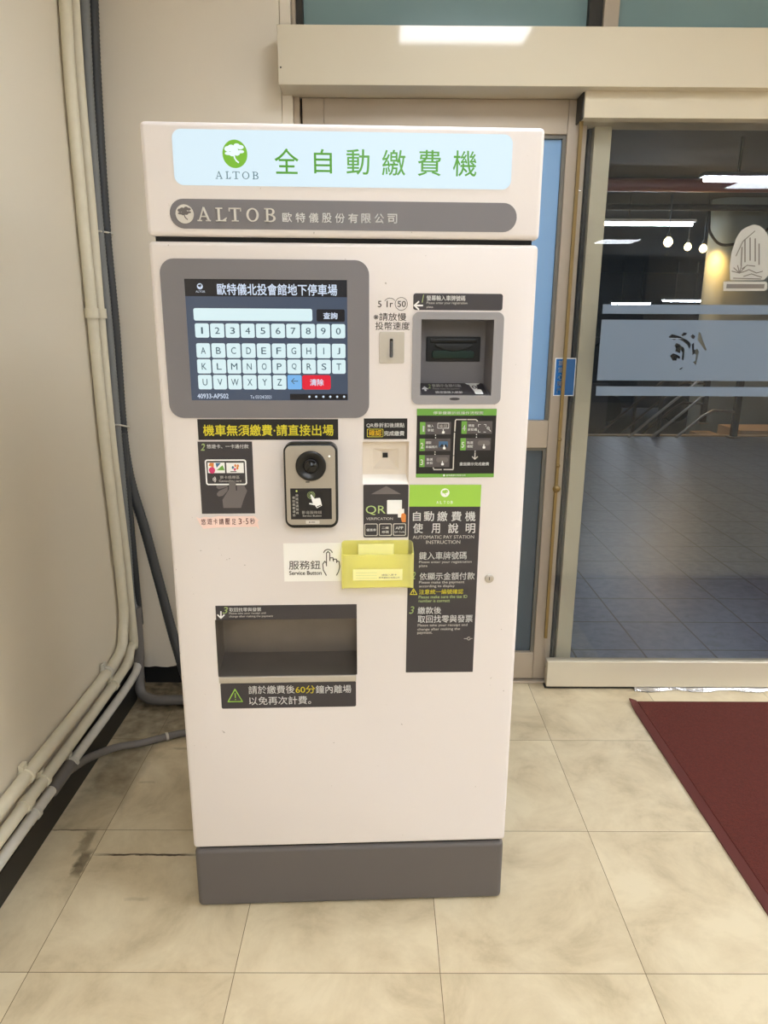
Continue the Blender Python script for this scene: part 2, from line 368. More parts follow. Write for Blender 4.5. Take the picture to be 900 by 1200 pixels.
def glyphs(txt, bold, shear):
    k = (txt, bold, shear)
    if k not in _gl:
        cu = bpy.data.curves.new('lettering', 'FONT'); cu.body = txt; cu.size = 1; cu.shear = shear; cu.resolution_u = 3; cu.fill_mode = 'FRONT'
        o = bpy.data.objects.new('lettering', cu); C.objects.link(o)
        dg = bpy.context.evaluated_depsgraph_get(); dg.update()
        me = o.evaluated_get(dg).to_mesh()
        vs = [(v.co.x, v.co.y) for v in me.vertices]; fs = []
        for p in me.polygons:
            q = list(p.vertices)
            ar = sum(vs[q[i]][0] * vs[q[(i + 1) % len(q)]][1] - vs[q[(i + 1) % len(q)]][0] * vs[q[i]][1] for i in range(len(q)))
            fs.append(tuple(q if ar > 0 else q[::-1]))
        o.evaluated_get(dg).to_mesh_clear()
        bpy.data.objects.remove(o); bpy.data.curves.remove(cu)
        if bold > 0:                           # heavier weight: the outline repeated a hair to each side
            v2 = []; f2 = []
            for dx, dy in ((-bold, 0), (bold, 0), (0, -bold), (0, bold)):
                f2 += [tuple(j + len(v2) for j in f) for f in fs]; v2 += [(x + dx, y_ + dy) for x, y_ in vs]
            vs, fs = v2, f2
        _gl[k] = (vs, fs)
    return _gl[k]
def cut(o, boxes):
    """boolean away boxes (x0,x1,y0,y1,z0,z1) or prisms (points list, y0, y1); keeps one mesh"""
    m = MB()
    for b in boxes:
        if len(b) == 6: m.box(*b, 'gap')
        else: m.prism(b[0], b[1], b[2], 'gap')
    c = m.build('cutter')
    md = o.modifiers.new('cut', 'BOOLEAN'); md.operation = 'DIFFERENCE'; md.solver = 'EXACT'; md.object = c; md.use_self = True
    par = o.parent; o.parent = None
    dg = bpy.context.evaluated_depsgraph_get(); dg.update()
    me = bpy.data.meshes.new_from_object(o.evaluated_get(dg))
    o.modifiers.clear(); old = o.data; nm = old.name; o.data = me; bpy.data.meshes.remove(old); me.name = nm
    o.parent = par
    cm = c.data; bpy.data.objects.remove(c); bpy.data.meshes.remove(cm)
    return o
def tag(o, label, cat, group=None):
    o['label'] = label; o['category'] = cat
    if group: o['group'] = group
    return o
def struct(o, label=None):
    o['kind'] = 'structure'
    if label: o['label'] = label
    return o
def empty(name, loc=(0, 0, 0), rz=0.0):
    o = bpy.data.objects.new(name, None); C.objects.link(o); o.location = loc; o.rotation_euler = (0, 0, rz); o.empty_display_size = 0.1
    return o
def smooth_path(pts, n=6):
    """Catmull-Rom through the points"""
    P = [Vector(p) for p in pts]; P = [2 * P[0] - P[1]] + P + [2 * P[-1] - P[-2]]; out = []
    for i in range(1, len(P) - 2):
        for k in range(n):
            t = k / n; a, b, c, d = P[i - 1:i + 3]
            out.append(0.5 * ((2 * b) + (c - a) * t + (2 * a - 5 * b + 4 * c - d) * t * t + (3 * b - a - 3 * c + d) * t ** 3))
    out.append(P[-2]); return out
def resample(pts, step):
    out = [pts[0]]; acc = 0
    for a, b in zip(pts[:-1], pts[1:]):
        L = (b - a).length; t = step - acc
        while t <= L: out.append(a + (b - a) * (t / L)); t += step
        acc = (acc + L) % step if L + acc >= step else acc + L
    return out

# ------------------------------------------------------------------ the lobby's shell
ZC = 2.6; XL = -0.93; YB = 2.52; XR = 4.7; YR = -8.2
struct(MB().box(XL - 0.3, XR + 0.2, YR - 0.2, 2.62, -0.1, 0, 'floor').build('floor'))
ceil_o = MB().box(XL - 0.3, XR + 0.2, YR - 0.2, 2.75, ZC, ZC + 0.1, 'ceil').build('ceiling'); struct(ceil_o)
m = MB(); m.box(XL - 0.2, XL, YR, 2.75, 0.135, ZC, 'wall_side'); m.box(XL - 0.2, XL - 0.012, YR, 2.75, 0, 0.135, 'base_black')
struct(m.build('wall_left'))
struct(MB().box(XL - 0.011, XL + 0.012, YR, 2.40, 0.0, 0.085, 'base_black').build('baseboard_left', bevel=0.003))
# the wall behind the machine: its plaster stops raggedly above a dark gap at the floor
m = MB(); n = 26; x1 = -0.327; xs = [XL + (x1 - XL) * i / n for i in range(n + 1)]
zs = [0.075 + 0.012 * random.random() - 0.004 for _ in xs]
for i in range(n):
    m.add([(xs[i], YB, zs[i]), (xs[i + 1], YB, zs[i + 1]), (xs[i + 1], YB, ZC), (xs[i], YB, ZC)], [(0, 1, 2, 3)], 'wall')
    m.add([(xs[i], YB, zs[i]), (xs[i + 1], YB, zs[i + 1]), (xs[i + 1], YB + 0.09, zs[i + 1]), (xs[i], YB + 0.09, zs[i])], [(0, 3, 2, 1)], 'wall')
m.add([(x1, YB, 0.08), (x1, YB + 0.2, 0.08), (x1, YB + 0.2, ZC), (x1, YB, ZC)], [(0, 1, 2, 3)], 'wall')
m.box(XL, x1, YB + 0.010, YB + 0.0895, 0.0, 0.066, 'gap'); m.box(XL, x1, YB + 0.09, YB + 0.2, 0, ZC, 'gap')
struct(m.build('wall_back'))
struct(MB().box(XR, XR + 0.2, YR, 2.75, 0, ZC, 'wall').build('wall_right'))
struct(MB().box(XL - 0.2, XR + 0.2, YR - 0.2, YR, 0, ZC, 'wall_rear').build('wall_rear'))
struct(MB().box(2.35, XR, YB, YB + 0.2, 0, ZC, 'wall').build('wall_front'))
# recessed ceiling panels; those labelled added are there as fill light
def panel(x, y, label, glow='panel_light'):
    t = empty('ceiling_light', (x, y, ZC))
    m = MB((x, y, ZC)); h = 0.30
    for (a, b, c, d) in ((-h, h, -h, -h + 0.012), (-h, h, h - 0.012, h), (-h, -h + 0.012, -h, h), (h - 0.012, h, -h, h)):
        m.box(x + a, x + b, y + c, y + d, ZC - 0.012, ZC, 'fixture')
    m.build('frame', t)
    MB((x, y, ZC)).box(x - h + 0.013, x + h - 0.013, y - h + 0.013, y + h - 0.013, ZC - 0.008, ZC - 0.001, glow).build('diffuser', t)
    tag(t, label, 'ceiling light', 'square ceiling light panels')
panel(0.36, 1.35, 'square ceiling panel nearest the glass doors, mirrored on the cream cover', 'panel_near')
panel(3.0, 0.55, 'added ceiling fill panel to the right of the viewer, above the red mat')  # added out of view to brighten the lower left wall
panel(4.1, 0.55, 'added ceiling fill panel by the right wall, level with the red mat')  # second added panel, fill for the same wall
panel(4.1, -0.6, 'added ceiling fill panel by the right wall, just behind the viewer')  # added out of view, more fill for the left wall
panel(3.0, 1.85, 'added ceiling fill panel above the far end of the red mat, by the door wall')  # added out of view as fill from the right
panel(4.1, 1.85, 'added ceiling fill panel in the corner of the right wall and the door wall')  # added in the unseen corner as fill from the right
panel(3.38, -1.67, 'square ceiling panel mirrored at the upper right of the door glass')
panel(0.36, -0.85, 'added ceiling fill panel just behind the viewer, second from the glass doors')  # extra panel added to brighten the machine's lower part and the floor
panel(0.36, -2.35, 'square ceiling panel behind the viewer, third from the glass doors')
panel(3.48, -6.18, 'square ceiling panel far down the lobby, mirrored at the door post')
panel(1.55, -2.35, 'added ceiling fill panel behind the viewer, beside the third one from the doors')  # added out of view as fill from behind the camera
panel(0.36, -3.85, 'added ceiling fill panel behind the viewer, fourth from the glass doors')  # added unseen panel, fill for walls and floor
panel(1.55, -3.85, 'added ceiling fill panel behind the viewer, beside the fourth one from the doors')  # added unseen panel, more fill from behind the camera
panel(0.36, -5.4, 'square ceiling panel far behind the viewer near the left wall')

# ------------------------------------------------------------------ pipes and conduits in the corner
def pipe(name, pts, r, mat, label, cat='pipe', group=None, step=0.02, corr=0.0):
    P = resample(smooth_path(pts, 10), step)
    o0 = tuple(pts[0]); m = MB(o0); m.tube(P, r, mat, 12, corr)
    o = m.build(name, loc=o0); tag(o, label, cat, group); return o
def saddle(parent, p, axis, r, mat='clip', w=0.012):
    """half-round clip around a pipe at p (world), pipe running along axis, with its lug on the wall"""
    o0 = tuple(parent.location); m = MB(o0)
    a = Vector(axis).normalized(); p = Vector(p)
    m.tube([p - a * w / 2, p + a * w / 2], r + 0.0035, mat, 14)
    m.box(p.x - 0.014, p.x - 0.002, p.y - (w if abs(a.z) < .5 else r + .014), p.y + (w if abs(a.z) < .5 else r + .014), p.z - (r + 0.014 if abs(a.z) < .5 else w / 2), p.z + (r + 0.014 if abs(a.z) < .5 else w / 2), mat)
    m.build('clip', parent)
PX = XL + 0.021
A = [(-0.909, 2.3242, 2.3256), (-0.909, 2.3008, 2.0386), (-0.909, 2.2965, 1.6803), (-0.909, 2.296, 1.3683), (-0.909, 2.2993, 0.9896), (-0.909, 2.3186, 0.6376), (-0.909, 2.3226, 0.4066)]
yA = A[-1][1]
A2 = [(PX, A[0][1], ZC)] + A + [(PX, yA - 0.02, 0.33), (PX, yA - 0.075, 0.262), (PX, 2.0, 0.248), (PX, 1.6, 0.247), (PX, 0.9, 0.246), (PX, 0.2, 0.245)]
pa = pipe('pipe', A2, 0.0172, 'pipe', 'cream pipe nearest the viewer, upper of the two runs along the left wall', group='cream pipes down the corner')
Bq = [(-0.909, 2.3909, 2.3532), (-0.909, 2.3705, 2.059), (-0.909, 2.3671, 1.69), (-0.909, 2.3585, 1.3684), (-0.909, 2.3573, 0.9801), (-0.909, 2.3839, 0.6171), (-0.909, 2.3861, 0.4001), (-0.909, 2.3898, 0.234)]
yB = Bq[-1][1]
B2 = [(PX, Bq[0][1], ZC)] + Bq + [(PX, yB - 0.03, 0.235), (PX, yB - 0.10, 0.192), (PX, 2.0, 0.181), (PX, 1.6, 0.180), (PX, 0.9, 0.180), (PX, 0.2, 0.179)]
pb = pipe('pipe', B2, 0.0160, 'pipe', 'cream pipe behind the first, second of the runs along the left wall', group='cream pipes down the corner')
# coupling sleeves and the painted-over trunking lip beside the upper stretch
def sleeve(parent, p, axis, r, L, mat='pipe', name='coupling'):
    a = Vector(axis).normalized(); p = Vector(p); m = MB(tuple(parent.location))
    m.tube([p - a * L / 2, p + a * L / 2], r, mat, 14); m.build(name, parent)
zc = 1.4019
sleeve(pa, (PX, A[3][1], zc), (0, 0, 1), 0.022, 0.03); sleeve(pb, (PX, Bq[3][1], zc), (0, 0, 1), 0.021, 0.03)
saddle(pa, (PX, 2.13, 0.253), (0, 1, 0), 0.0185); saddle(pa, (PX, 1.585, 0.247), (0, 1, 0), 0.0185, 'pipe')
saddle(pb, (PX, 2.17, 0.185), (0, 1, 0), 0.0175, 'pipe'); saddle(pb, (PX, 1.66, 0.18), (0, 1, 0), 0.0175, 'pipe')
sleeve(pb, (PX, 1.56, 0.18), (0, 1, 0), 0.0195, 0.03)
# lowest white pipe with its grey joint
W = [(PX, 2.445, 0.30), (PX, 2.44, 0.20), (PX, 2.40, 0.13), (PX - 0.002, 2.30, 0.112), (PX - 0.002, 2.1, 0.112), (PX - 0.002, 1.85, 0.118), (PX - 0.002, 1.6, 0.122), (PX - 0.002, 1.0, 0.125), (PX - 0.002, 0.2, 0.125)]
pw = pipe('pipe', W, 0.0145, 'pipe_white', 'thin white pipe lowest on the left wall, with a grey joint')
sleeve(pw, (PX - 0.002, 1.755, 0.118), (0, 1, 0), 0.0185, 0.12, 'cable', 'joint')
saddle(pw, (PX - 0.002, 1.60, 0.122), (0, 1, 0), 0.0155)
saddle(pw, (PX - 0.002, 1.83, 0.116), (0, 1, 0), 0.0165)
cabl = pipe('cable', [(PX + 0.002, 1.79, 0.115), (PX + 0.016, 1.90, 0.085), (-0.862, 2.03, 0.036), (-0.80, 2.08, 0.020), (-0.725, 2.13, 0.014), (-0.66, 2.16, 0.012), (-0.5, 2.2, 0.012)], 0.0125, 'cable',
    'grey cable leaving the white pipe and crossing the floor behind the machine', 'cable', step=0.012, corr=0.025)
sleeve(cabl, (-0.727, 2.129, 0.014), (1, .6, 0), 0.0145, 0.008, 'clip', 'ring')
fl_p = pipe('pipe', [(PX + 0.004, 2.43, 0.36), (PX + 0.004, 2.425, 0.2), (PX + 0.002, 2.41, 0.10), (PX + 0.012, 2.385, 0.035), (PX + 0.06, 2.36, 0.022), (-0.82, 2.355, 0.022), (-0.7, 2.36, 0.022), (-0.5, 2.36, 0.022)], 0.0185, 'cable',
    'grey pipe bending out of the corner onto the floor towards the machine', step=0.015)
# flexible grey conduits up the corner
D1 = [(-0.8863, 2.425, 2.432), (-0.9051, 2.425, 2.075), (-0.9132, 2.425, 1.6597), (-0.912, 2.425, 1.3685), (-0.9149, 2.425, 1.0282), (-0.9155, 2.425, 0.6042), (-0.9192, 2.425, 0.4011)]
D1 = [(D1[0][0], 2.425, ZC)] + D1 + [(PX + 0.004, 2.43, 0.33)]
c1 = pipe('conduit', D1, 0.0165, 'conduit', 'grey ribbed conduit in the corner between the cream pipes and the dark conduit', 'conduit', step=0.006, corr=0.045)
D2 = [(PX + 0.02, 2.49, ZC)] + [(-0.8885, 2.49, 2.3942), (-0.9039, 2.49, 2.094), (-0.9152, 2.49, 1.6675), (-0.9132, 2.49, 1.3685), (-0.9184, 2.49, 1.0191)] + [(-0.9036, 2.48, 0.8367), (-0.8619, 2.4700, 0.6488), (-0.8151, 2.4500, 0.4320), (-0.7651, 2.4200, 0.2169), (-0.70, 2.36, 0.05), (-0.62, 2.3, 0.02), (-0.45, 2.25, 0.02)]
c2 = pipe('conduit', D2, 0.0175, 'conduit_dark', 'dark ribbed conduit sweeping from the corner down behind the machine', 'conduit', step=0.006, corr=0.045)
D3 = [(PX + 0.006, 2.45, 1.0), (PX + 0.005, 2.452, 0.6), (PX + 0.004, 2.46, 0.28)]
c3 = pipe('conduit', D3, 0.012, 'conduit_dark', 'short thin dark conduit low in the corner beside the grey one', 'conduit', step=0.006, corr=0.03)
for T4 in [[(-0.916, 2.4, 1.6566), (-0.9018, 2.405, 1.6547), (-0.9068, 2.462, 1.659), (-0.9005, 2.49, 1.6597), (-0.9037, 2.518, 1.6603)], [(-0.9137, 2.4, 1.0375), (-0.8981, 2.405, 1.0369), (-0.9011, 2.46, 1.0263), (-0.8973, 2.49, 1.0192), (-0.9013, 2.518, 1.0153)]]:
    m = MB(tuple(c1.location)); m.tube(smooth_path(T4, 4), 0.0032, 'clip', 8); m.build('cable_tie', c1)

# ------------------------------------------------------------------ glass doors
d1 = empty('door_1', (0.2, 2.56, 0)); struct(d1, 'fixed aluminium door leaf with blue frosted upper pane behind the machine'); O1 = (0.2, 2.56, 0)
YF = 2.545
sx0, sx1 = 0.6004, 0.6645
zt = 1.9762; ztop = 2.0786; zm0, zm1 = 0.9411, 1.0405; zb1 = 0.1269; zb0 = 0.0158
fx0 = -0.2641
m = MB(O1)
m.box(sx0, sx1, YF, YF + 0.05, zb0, ztop, 'alu'); m.box(fx0, fx0 + 0.07, YF, YF + 0.05, zb0, ztop, 'alu')
m.box(fx0 + 0.07, sx0, YF, YF + 0.05, zt, ztop, 'alu'); m.box(fx0 + 0.07, sx0, YF, YF + 0.05, zm0, zm1, 'alu'); m.box(fx0 + 0.07, sx0, YF, YF + 0.05, zb0, zb1, 'alu')
m.build('door_frame', d1, bevel=0.003)
m = MB(O1)
for a, b in ((zm1, zt), (zb1, zm0)):
    m.box(sx0 - 0.012, sx0 - 0.0005, YF + 0.008, YF + 0.03, a + 0.0005, b - 0.0005, 'alu_dark'); m.box(fx0 + 0.0705, sx0 - 0.012, YF + 0.008, YF + 0.03, b - 0.011, b - 0.0005, 'alu_dark')
m.build('glazing_bead', d1)
m = MB(O1); m.box(fx0 + 0.072, sx0 - 0.0125, YF + 0.02, YF + 0.03, zm1 + 0.001, zt - 0.0115, 'blue_glass'); m.build('upper_pane', d1)['label'] = 'blue frosted pane'
m = MB(O1); m.box(fx0 + 0.072, sx0 - 0.0125, YF + 0.02, YF + 0.03, zb1 + 0.001, zm0 - 0.0115, 'dark_glass'); m.build('lower_pane', d1)['label'] = 'dark grey frosted pane'
# jamb, gap and sill around the fixed leaf
m = MB(); jx = -0.2711
m.box(-0.326, -0.292, 2.525, 2.7, 0, ZC, 'wall'); m.box(-0.2915, jx, 2.54, 2.7, 0, 2.2, 'alu'); m.box(jx, fx0 - 0.001, 2.58, 2.7, 0, 2.1, 'gap')
struct(m.build('trim_1', bevel=0.002))
struct(MB().box(jx, 2.34, 2.53, 2.64, 0.0, zb0 - 0.006, 'alu').build('trim_2', bevel=0.003))
# dark rails above the leaf, under the cover
m = MB(); zr = 2.1021
m.box(jx + 0.01, 0.652, 2.52, 2.62, 2.0871, 2.2, 'alu_dark'); m.box(jx + 0.01, 0.652, 2.535, 2.62, ztop + 0.006, 2.0914, 'alu_dark')
struct(m.build('trim_3', bevel=0.002))
# two cream covers over the door track
hx0 = -0.3213
m = MB(); m.box(hx0, XR, 2.42, 2.56, 2.0793, 2.2393, 'cream')
m.v = [(x, y - 0.0035 * (z > 2.2) * (y < 2.5), z) for x, y, z in m.v]
m.disc(-0.313, 2.1256, 0.0025, 2.417, 2.4205, 'gap')
struct(m.build('trim_4', bevel=0.0025), 'wide cream cover over the door track')
m = MB(); m.box(0.629, XR, 2.46, 2.6, 2.0035, 2.0889 + 0.03, 'cream'); m.box(0.6249, 0.6315, 2.47, 2.6, 2.0035, 2.12, 'seal')
struct(m.build('trim_5', bevel=0.002), 'narrow cream cover above the sliding glass door')
# transom window above
w1 = empty('window_1', (0.6, 2.56, 2.2)); struct(w1); OW = (0.6, 2.56, 2.2)
m = MB(OW); m.box(-0.291, -0.2782, 2.54, 2.66, 2.201, ZC, 'alu'); m.box(0.69, 0.7382, 2.54, 2.66, 2.201, ZC, 'alu'); m.build('mullion', w1, bevel=0.003)
m = MB(OW); m.box(-0.2782 + 0.001, -0.2569, 2.555, 2.62, 2.201, ZC, 'seal'); m.box(0.6472, 0.69 - 0.001, 2.555, 2.62, 2.201, ZC, 'seal'); m.build('glazing_bead', w1)
m = MB(OW); m.box(-0.2569 + 0.001, 0.6472 - 0.001, 2.58, 2.59, 2.201, ZC, 'transom'); m.box(0.7382 + 0.001, XR, 2.58, 2.59, 2.201, ZC, 'transom'); m.build('pane', w1)
# sliding glass door: frameless pane on a cream foot rail, seen in front of the cream post
d2 = empty('door_2', (1.2, 2.5, 0)); struct(d2, 'frameless sliding glass door with cream foot rail'); O2 = (1.2, 2.5, 0)
GX0 = 0.6385; GX1 = 2.3; zr1 = 0.1187; zr0 = 0.012; gy0, gy1 = 2.500, 2.510
MB(O2).box(GX0, GX1, gy0, gy1, zr1 - 0.03, 2.08, 'glass').build('pane', d2)
m = MB(O2); m.box(0.6434, GX1, 2.485, 2.525, zr0, zr1, 'cream'); m.build('foot_rail', d2, bevel=0.003)
MB(O2).box(0.6457 - 0.006, GX1, 2.492, 2.52, 0.003, zr0 - 0.001, 'seal').build('bottom_seal', d2)
m = MB(O2); m.box(GX0 - 0.011, GX0 - 0.0002, 2.499, 2.511, 0.21, 2.02, 'brass')
for z, r in ((0.98, 0.006), (0.885, 0.007), (0.80, 0.014)):
    m.lathe([(0.0001, 2.494), (r, 2.496), (r, 2.499)], GX0 - 0.005, z, 'brass', 16)
m.build('edge_seal', d2)['label'] = 'brown rusty seal on the glass edge'
FY0, FY1 = 2.4975, 2.4995
gl = 0.7483
m = MB(O2)
m.rect(gl, 1.4123, GX1 - 0.01, 1.443, FY0, FY1, 'frost'); m.rect(gl, 1.1355, GX1 - 0.01, 1.168, FY0, FY1, 'frost')
m.build('frosted_stripe', d2)
m = MB(O2); m.rect(gl, 1.1886, GX1 - 0.01, 1.3926, FY0, FY1, 'frost')
fb = m.build('frosted_band', d2)
strokes = [
 [(0.9819, 1.3361), (0.9926, 1.3461), (1.0198, 1.3391), (1.0477, 1.3265), (1.0573, 1.3194), (1.0627, 1.3108), (1.0585, 1.2964), (1.0495, 1.3107), (1.0335, 1.3221), (1.0119, 1.3311), (1.0036, 1.3259)],
 [(1.0252, 1.3434), (1.033, 1.352), (1.045, 1.3492), (1.0413, 1.3435), (1.03, 1.3392)],
 [(1.0579, 1.3393), (1.0644, 1.3465), (1.0741, 1.3394), (1.0707, 1.3303), (1.0632, 1.3322)],
 [(1.0056, 1.3076), (1.012, 1.3163), (1.0243, 1.312), (1.031, 1.3049), (1.0387, 1.3021), (1.0426, 1.2935), (1.0434, 1.2733), (1.0424, 1.2568), (1.0365, 1.2617), (1.0356, 1.2848), (1.0293, 1.2934), (1.0277, 1.2819), (1.0106, 1.289), (1.0125, 1.2991)],
 [(0.9941, 1.2731), (1.0041, 1.2818), (1.0178, 1.2775), (1.0305, 1.2704), (1.0298, 1.2632), (1.0191, 1.2657), (1.0186, 1.2573), (1.0053, 1.2572)],
 [(1.0655, 1.3123), (1.0722, 1.318), (1.0751, 1.2937), (1.0808, 1.2951), (1.0863, 1.298), (1.0923, 1.288), (1.0903, 1.2649), (1.0871, 1.2417), (1.082, 1.2475), (1.0754, 1.2533), (1.0842, 1.2562), (1.0838, 1.2793), (1.0781, 1.2807), (1.0713, 1.2749), (1.0686, 1.2936)],
 [(1.0827, 1.3338), (1.0841, 1.3537), (1.0903, 1.3509), (1.1004, 1.3282), (1.1193, 1.2939), (1.1138, 1.291), (1.0966, 1.311), (1.0828, 1.3281)],
 [(1.0307, 1.2283), (1.0433, 1.2357), (1.041, 1.2298), (1.0339, 1.2263)],
]
off = Vector(O2)
loc_strokes = [[(p[0] - off.x, p[1] - off.z) for p in q] for q in strokes]
cut(fb, [(q, FY0 - off.y - 0.01, FY1 - off.y + 0.01) for q in loc_strokes])
# etched crest on the glass
m = MB(O2)
cp = [(1.1705, 1.5228), (1.1627, 1.5677), (1.1633, 1.6109), (1.1719, 1.6538), (1.1855, 1.6791), (1.2037, 1.6911), (1.2253, 1.6986), (1.2457, 1.6945), (1.2646, 1.6808), (1.2822, 1.657), (1.2987, 1.6224), (1.31, 1.574), (1.3036, 1.5495), (1.2829, 1.5234)]
m.prism(cp, FY0, FY1, 'crest'); m.prism([(1.148, 1.5186), (1.2892, 1.5194), (1.2963, 1.5139), (1.2987, 1.4974), (1.2921, 1.4891), (1.1519, 1.4884)], FY0, FY1, 'crest')
y0, y1 = FY0 - 0.0009, FY0 - 0.0004
for (px0, py0, px1, py1) in [(1.2115, 1.5816, 1.2021, 1.6513), (1.228, 1.587, 1.2184, 1.6567), (1.2455, 1.5844, 1.2358, 1.6541), (1.2599, 1.5737, 1.2508, 1.6382), (1.2001, 1.5707, 1.1954, 1.6272)]:
    m.line([(px0, py0), (px1, py1)], 0.004, y0, y1, 'crest_ink')
for q in [[(1.1977, 1.5462), (1.2214, 1.5536)], [(1.1977, 1.5462), (1.2133, 1.5638)], [(1.1977, 1.5462), (1.2014, 1.5698)], [(1.1977, 1.5462), (1.1886, 1.57)], [(1.1977, 1.5462), (1.1764, 1.5626)], [(1.1977, 1.5462), (1.1718, 1.5519)]]:
    m.line(q, 0.003, y0, y1, 'crest_ink')
for q in [[(1.2045, 1.5598), (1.2202, 1.5708), (1.2463, 1.5682)], [(1.2088, 1.549), (1.2278, 1.5572), (1.2551, 1.5465), (1.2745, 1.5521)], [(1.2135, 1.5354), (1.2383, 1.5437), (1.2743, 1.533)], [(1.1797, 1.5297), (1.2722, 1.5275)], [(1.179, 1.6003), (1.1957, 1.6459), (1.231, 1.678)]]:
    m.line(q, 0.003, y0, y1, 'crest_ink')
m.rect(1.1595, 1.4967, 1.2875, 1.5111, y0, y1, 'crest_ink')
m.build('etched_crest', d2)
# cream post and dark gap behind the glass
m = MB(); m.box(0.693, 0.7503, 2.56, 2.64, 0.0, 2.2, 'post'); m.box(0.6801, 0.6957 - 0.001, 2.585, 2.64, 0.0, 2.2, 'seal')
struct(m.build('trim_6', bevel=0.002), 'cream door post behind the sliding glass')
# blue sign on the fixed leaf's stile
bs = empty('sticker_sign', (0.6492, 2.544, 1.1295))
Ob = tuple(bs.location); sgx0, sgx1, sgz0, sgz1 = 0.6097, 0.6839, 1.1295, 1.2621
m = MB(Ob); m.rect(sgx0, sgz0, sgx1, sgz1, 2.5435, 2.545, 'white'); m.rect(sgx0 + 0.003, sgz0 + 0.003, sgx1 - 0.003, sgz1 - 0.003, 2.5428, 2.5436, 'sign_blue'); m.build('board', bs)
m = MB(Ob); hh = (sgz1 - sgz0 - 0.012) / 5
for i, ch in enumerate('請當心開門'):
    zt_ = sgz1 - 0.008 - i * hh; m.text(ch, sgx0 + 0.012, zt_ - hh * 0.78, sgx0 + 0.032, zt_, 2.5424, 2.5428, 'white', 0.01)
m.build('lettering', bs)
tag(bs, 'blue sticker with white vertical characters on the door stile', 'sign')
# crumpled foil tape under the sliding door
m = MB((1.2, 2.46, 0)); n = 46; x0, x1 = 0.9865, 1.5113 + 0.6; rows = []
for i in range(n + 1):
    x = x0 + (x1 - x0) * i / n; wv = 0.010 + 0.006 * math.sin(i * 0.75) + 0.003 * random.random()
    rows.append([(x, 2.489, 0.011), (x, 2.489 - wv * 0.6, 0.008 + 0.004 * random.random()), (x, 2.489 - wv * 1.4, 0.002 + 0.003 * random.random())])
vs = [p for r in rows for p in r]; fs = []
for i in range(n):
    for k in range(2): fs.append((i * 3 + k, i * 3 + k + 1, (i + 1) * 3 + k + 1, (i + 1) * 3 + k))
m.add(vs, fs, 'foil')
tag(m.build('foil_tape', loc=(1.2, 2.46, 0)), 'crumpled silver foil tape along the floor under the sliding glass door', 'tape')

# ------------------------------------------------------------------ the mat
mt_ = empty('door_mat', (1.8, 1.8, 0)); Om = (1.8, 1.8, 0)
ex0 = 0.934; ey1 = 2.388; ex1 = 2.75; ey0 = 1.24
m = MB(Om); n = 30
m.box(ex0 + 0.028, ex1, ey0, ey1 - 0.006, 0.0008, 0.011, 'mat'); m.build('pile', mt_, bevel=0.003)
m = MB(Om)
for i in range(n):
    a = ey0 + (ey1 - ey0) * i / n; b = ey0 + (ey1 - ey0) * (i + 1) / n
    def lift(y): return 0.014 * max(0, (y - (ey1 - 0.08)) / 0.08) ** 2
    la, lb = lift(a), lift(b)
    vs = [(ex0, a, 0.001 + la), (ex0, b, 0.001 + lb), (ex0 + 0.0275, b, 0.001), (ex0 + 0.0275, a, 0.001), (ex0, a, 0.006 + la), (ex0, b, 0.006 + lb), (ex0 + 0.0275, b, 0.0105), (ex0 + 0.0275, a, 0.0105)]
    m.add(vs, [(4, 7, 6, 5), (0, 4, 5, 1), (2, 6, 7, 3), (0, 1, 2, 3)], 'mat_edge')
m.build('rubber_border', mt_)
tag(mt_, 'dark red ribbed entrance mat on the tiled floor by the sliding door', 'mat')

# ------------------------------------------------------------------ the pay station
MX, MY, MA = -0.44217, 1.414215, 0.0419
W_, H_, D_ = 0.7434, 1.7262, 0.46
ps = empty('pay_station', (MX, MY, 0), MA)
tag(ps, 'tall cream self-service parking pay machine with lit sign, screen and grey plinth', 'payment machine')
TRAY = (0.083, 0.6175, 0.3892, 0.7526); BILL = (0.5186, 1.2343, 0.6622, 1.382); QR = (0.4024, 1.0514, 0.4979, 1.1404)
zs0, zs1 = 1.5215, 1.5305; zp0, zp1 = 0.1635, 0.1695
body = MB().box(0, W_, 0, D_, zp1, zs0, 'cabinet').build('cabinet_body', bevel=0.009, segs=4)
cut(body, [(TRAY[0], TRAY[2], -0.05, 0.16, TRAY[1], TRAY[3]), (BILL[0] - 0.004, BILL[2] + 0.004, -0.05, 0.2, BILL[1] - 0.004, BILL[3] + 0.004), (QR[0], QR[2], -0.05, 0.12, QR[1], QR[3])])
body.parent = ps
MB().box(0, W_, 0, D_, zs1, H_, 'cabinet').build('header_box', ps, bevel=0.009, segs=4)
MB().box(0.001, W_ - 0.001, 0.001, D_, 0, zp0, 'plinth').build('plinth', ps, bevel=0.012, segs=4)
MB().box(0.012, W_ - 0.012, 0.012, D_ - 0.02, zs0 - 0.004, zs1 + 0.004, 'gap').build('shadow_gap', ps); MB().box(0.012, W_ - 0.012, 0.010, D_ - 0.02, zp0 - 0.006, zp1 + 0.006, 'gap').build('shadow_gap', ps)
F1 = (-0.0008, 0.002); P1 = (-0.0014, -0.0009); P2 = (-0.0018, -0.0014); P3 = (-0.0022, -0.0018)
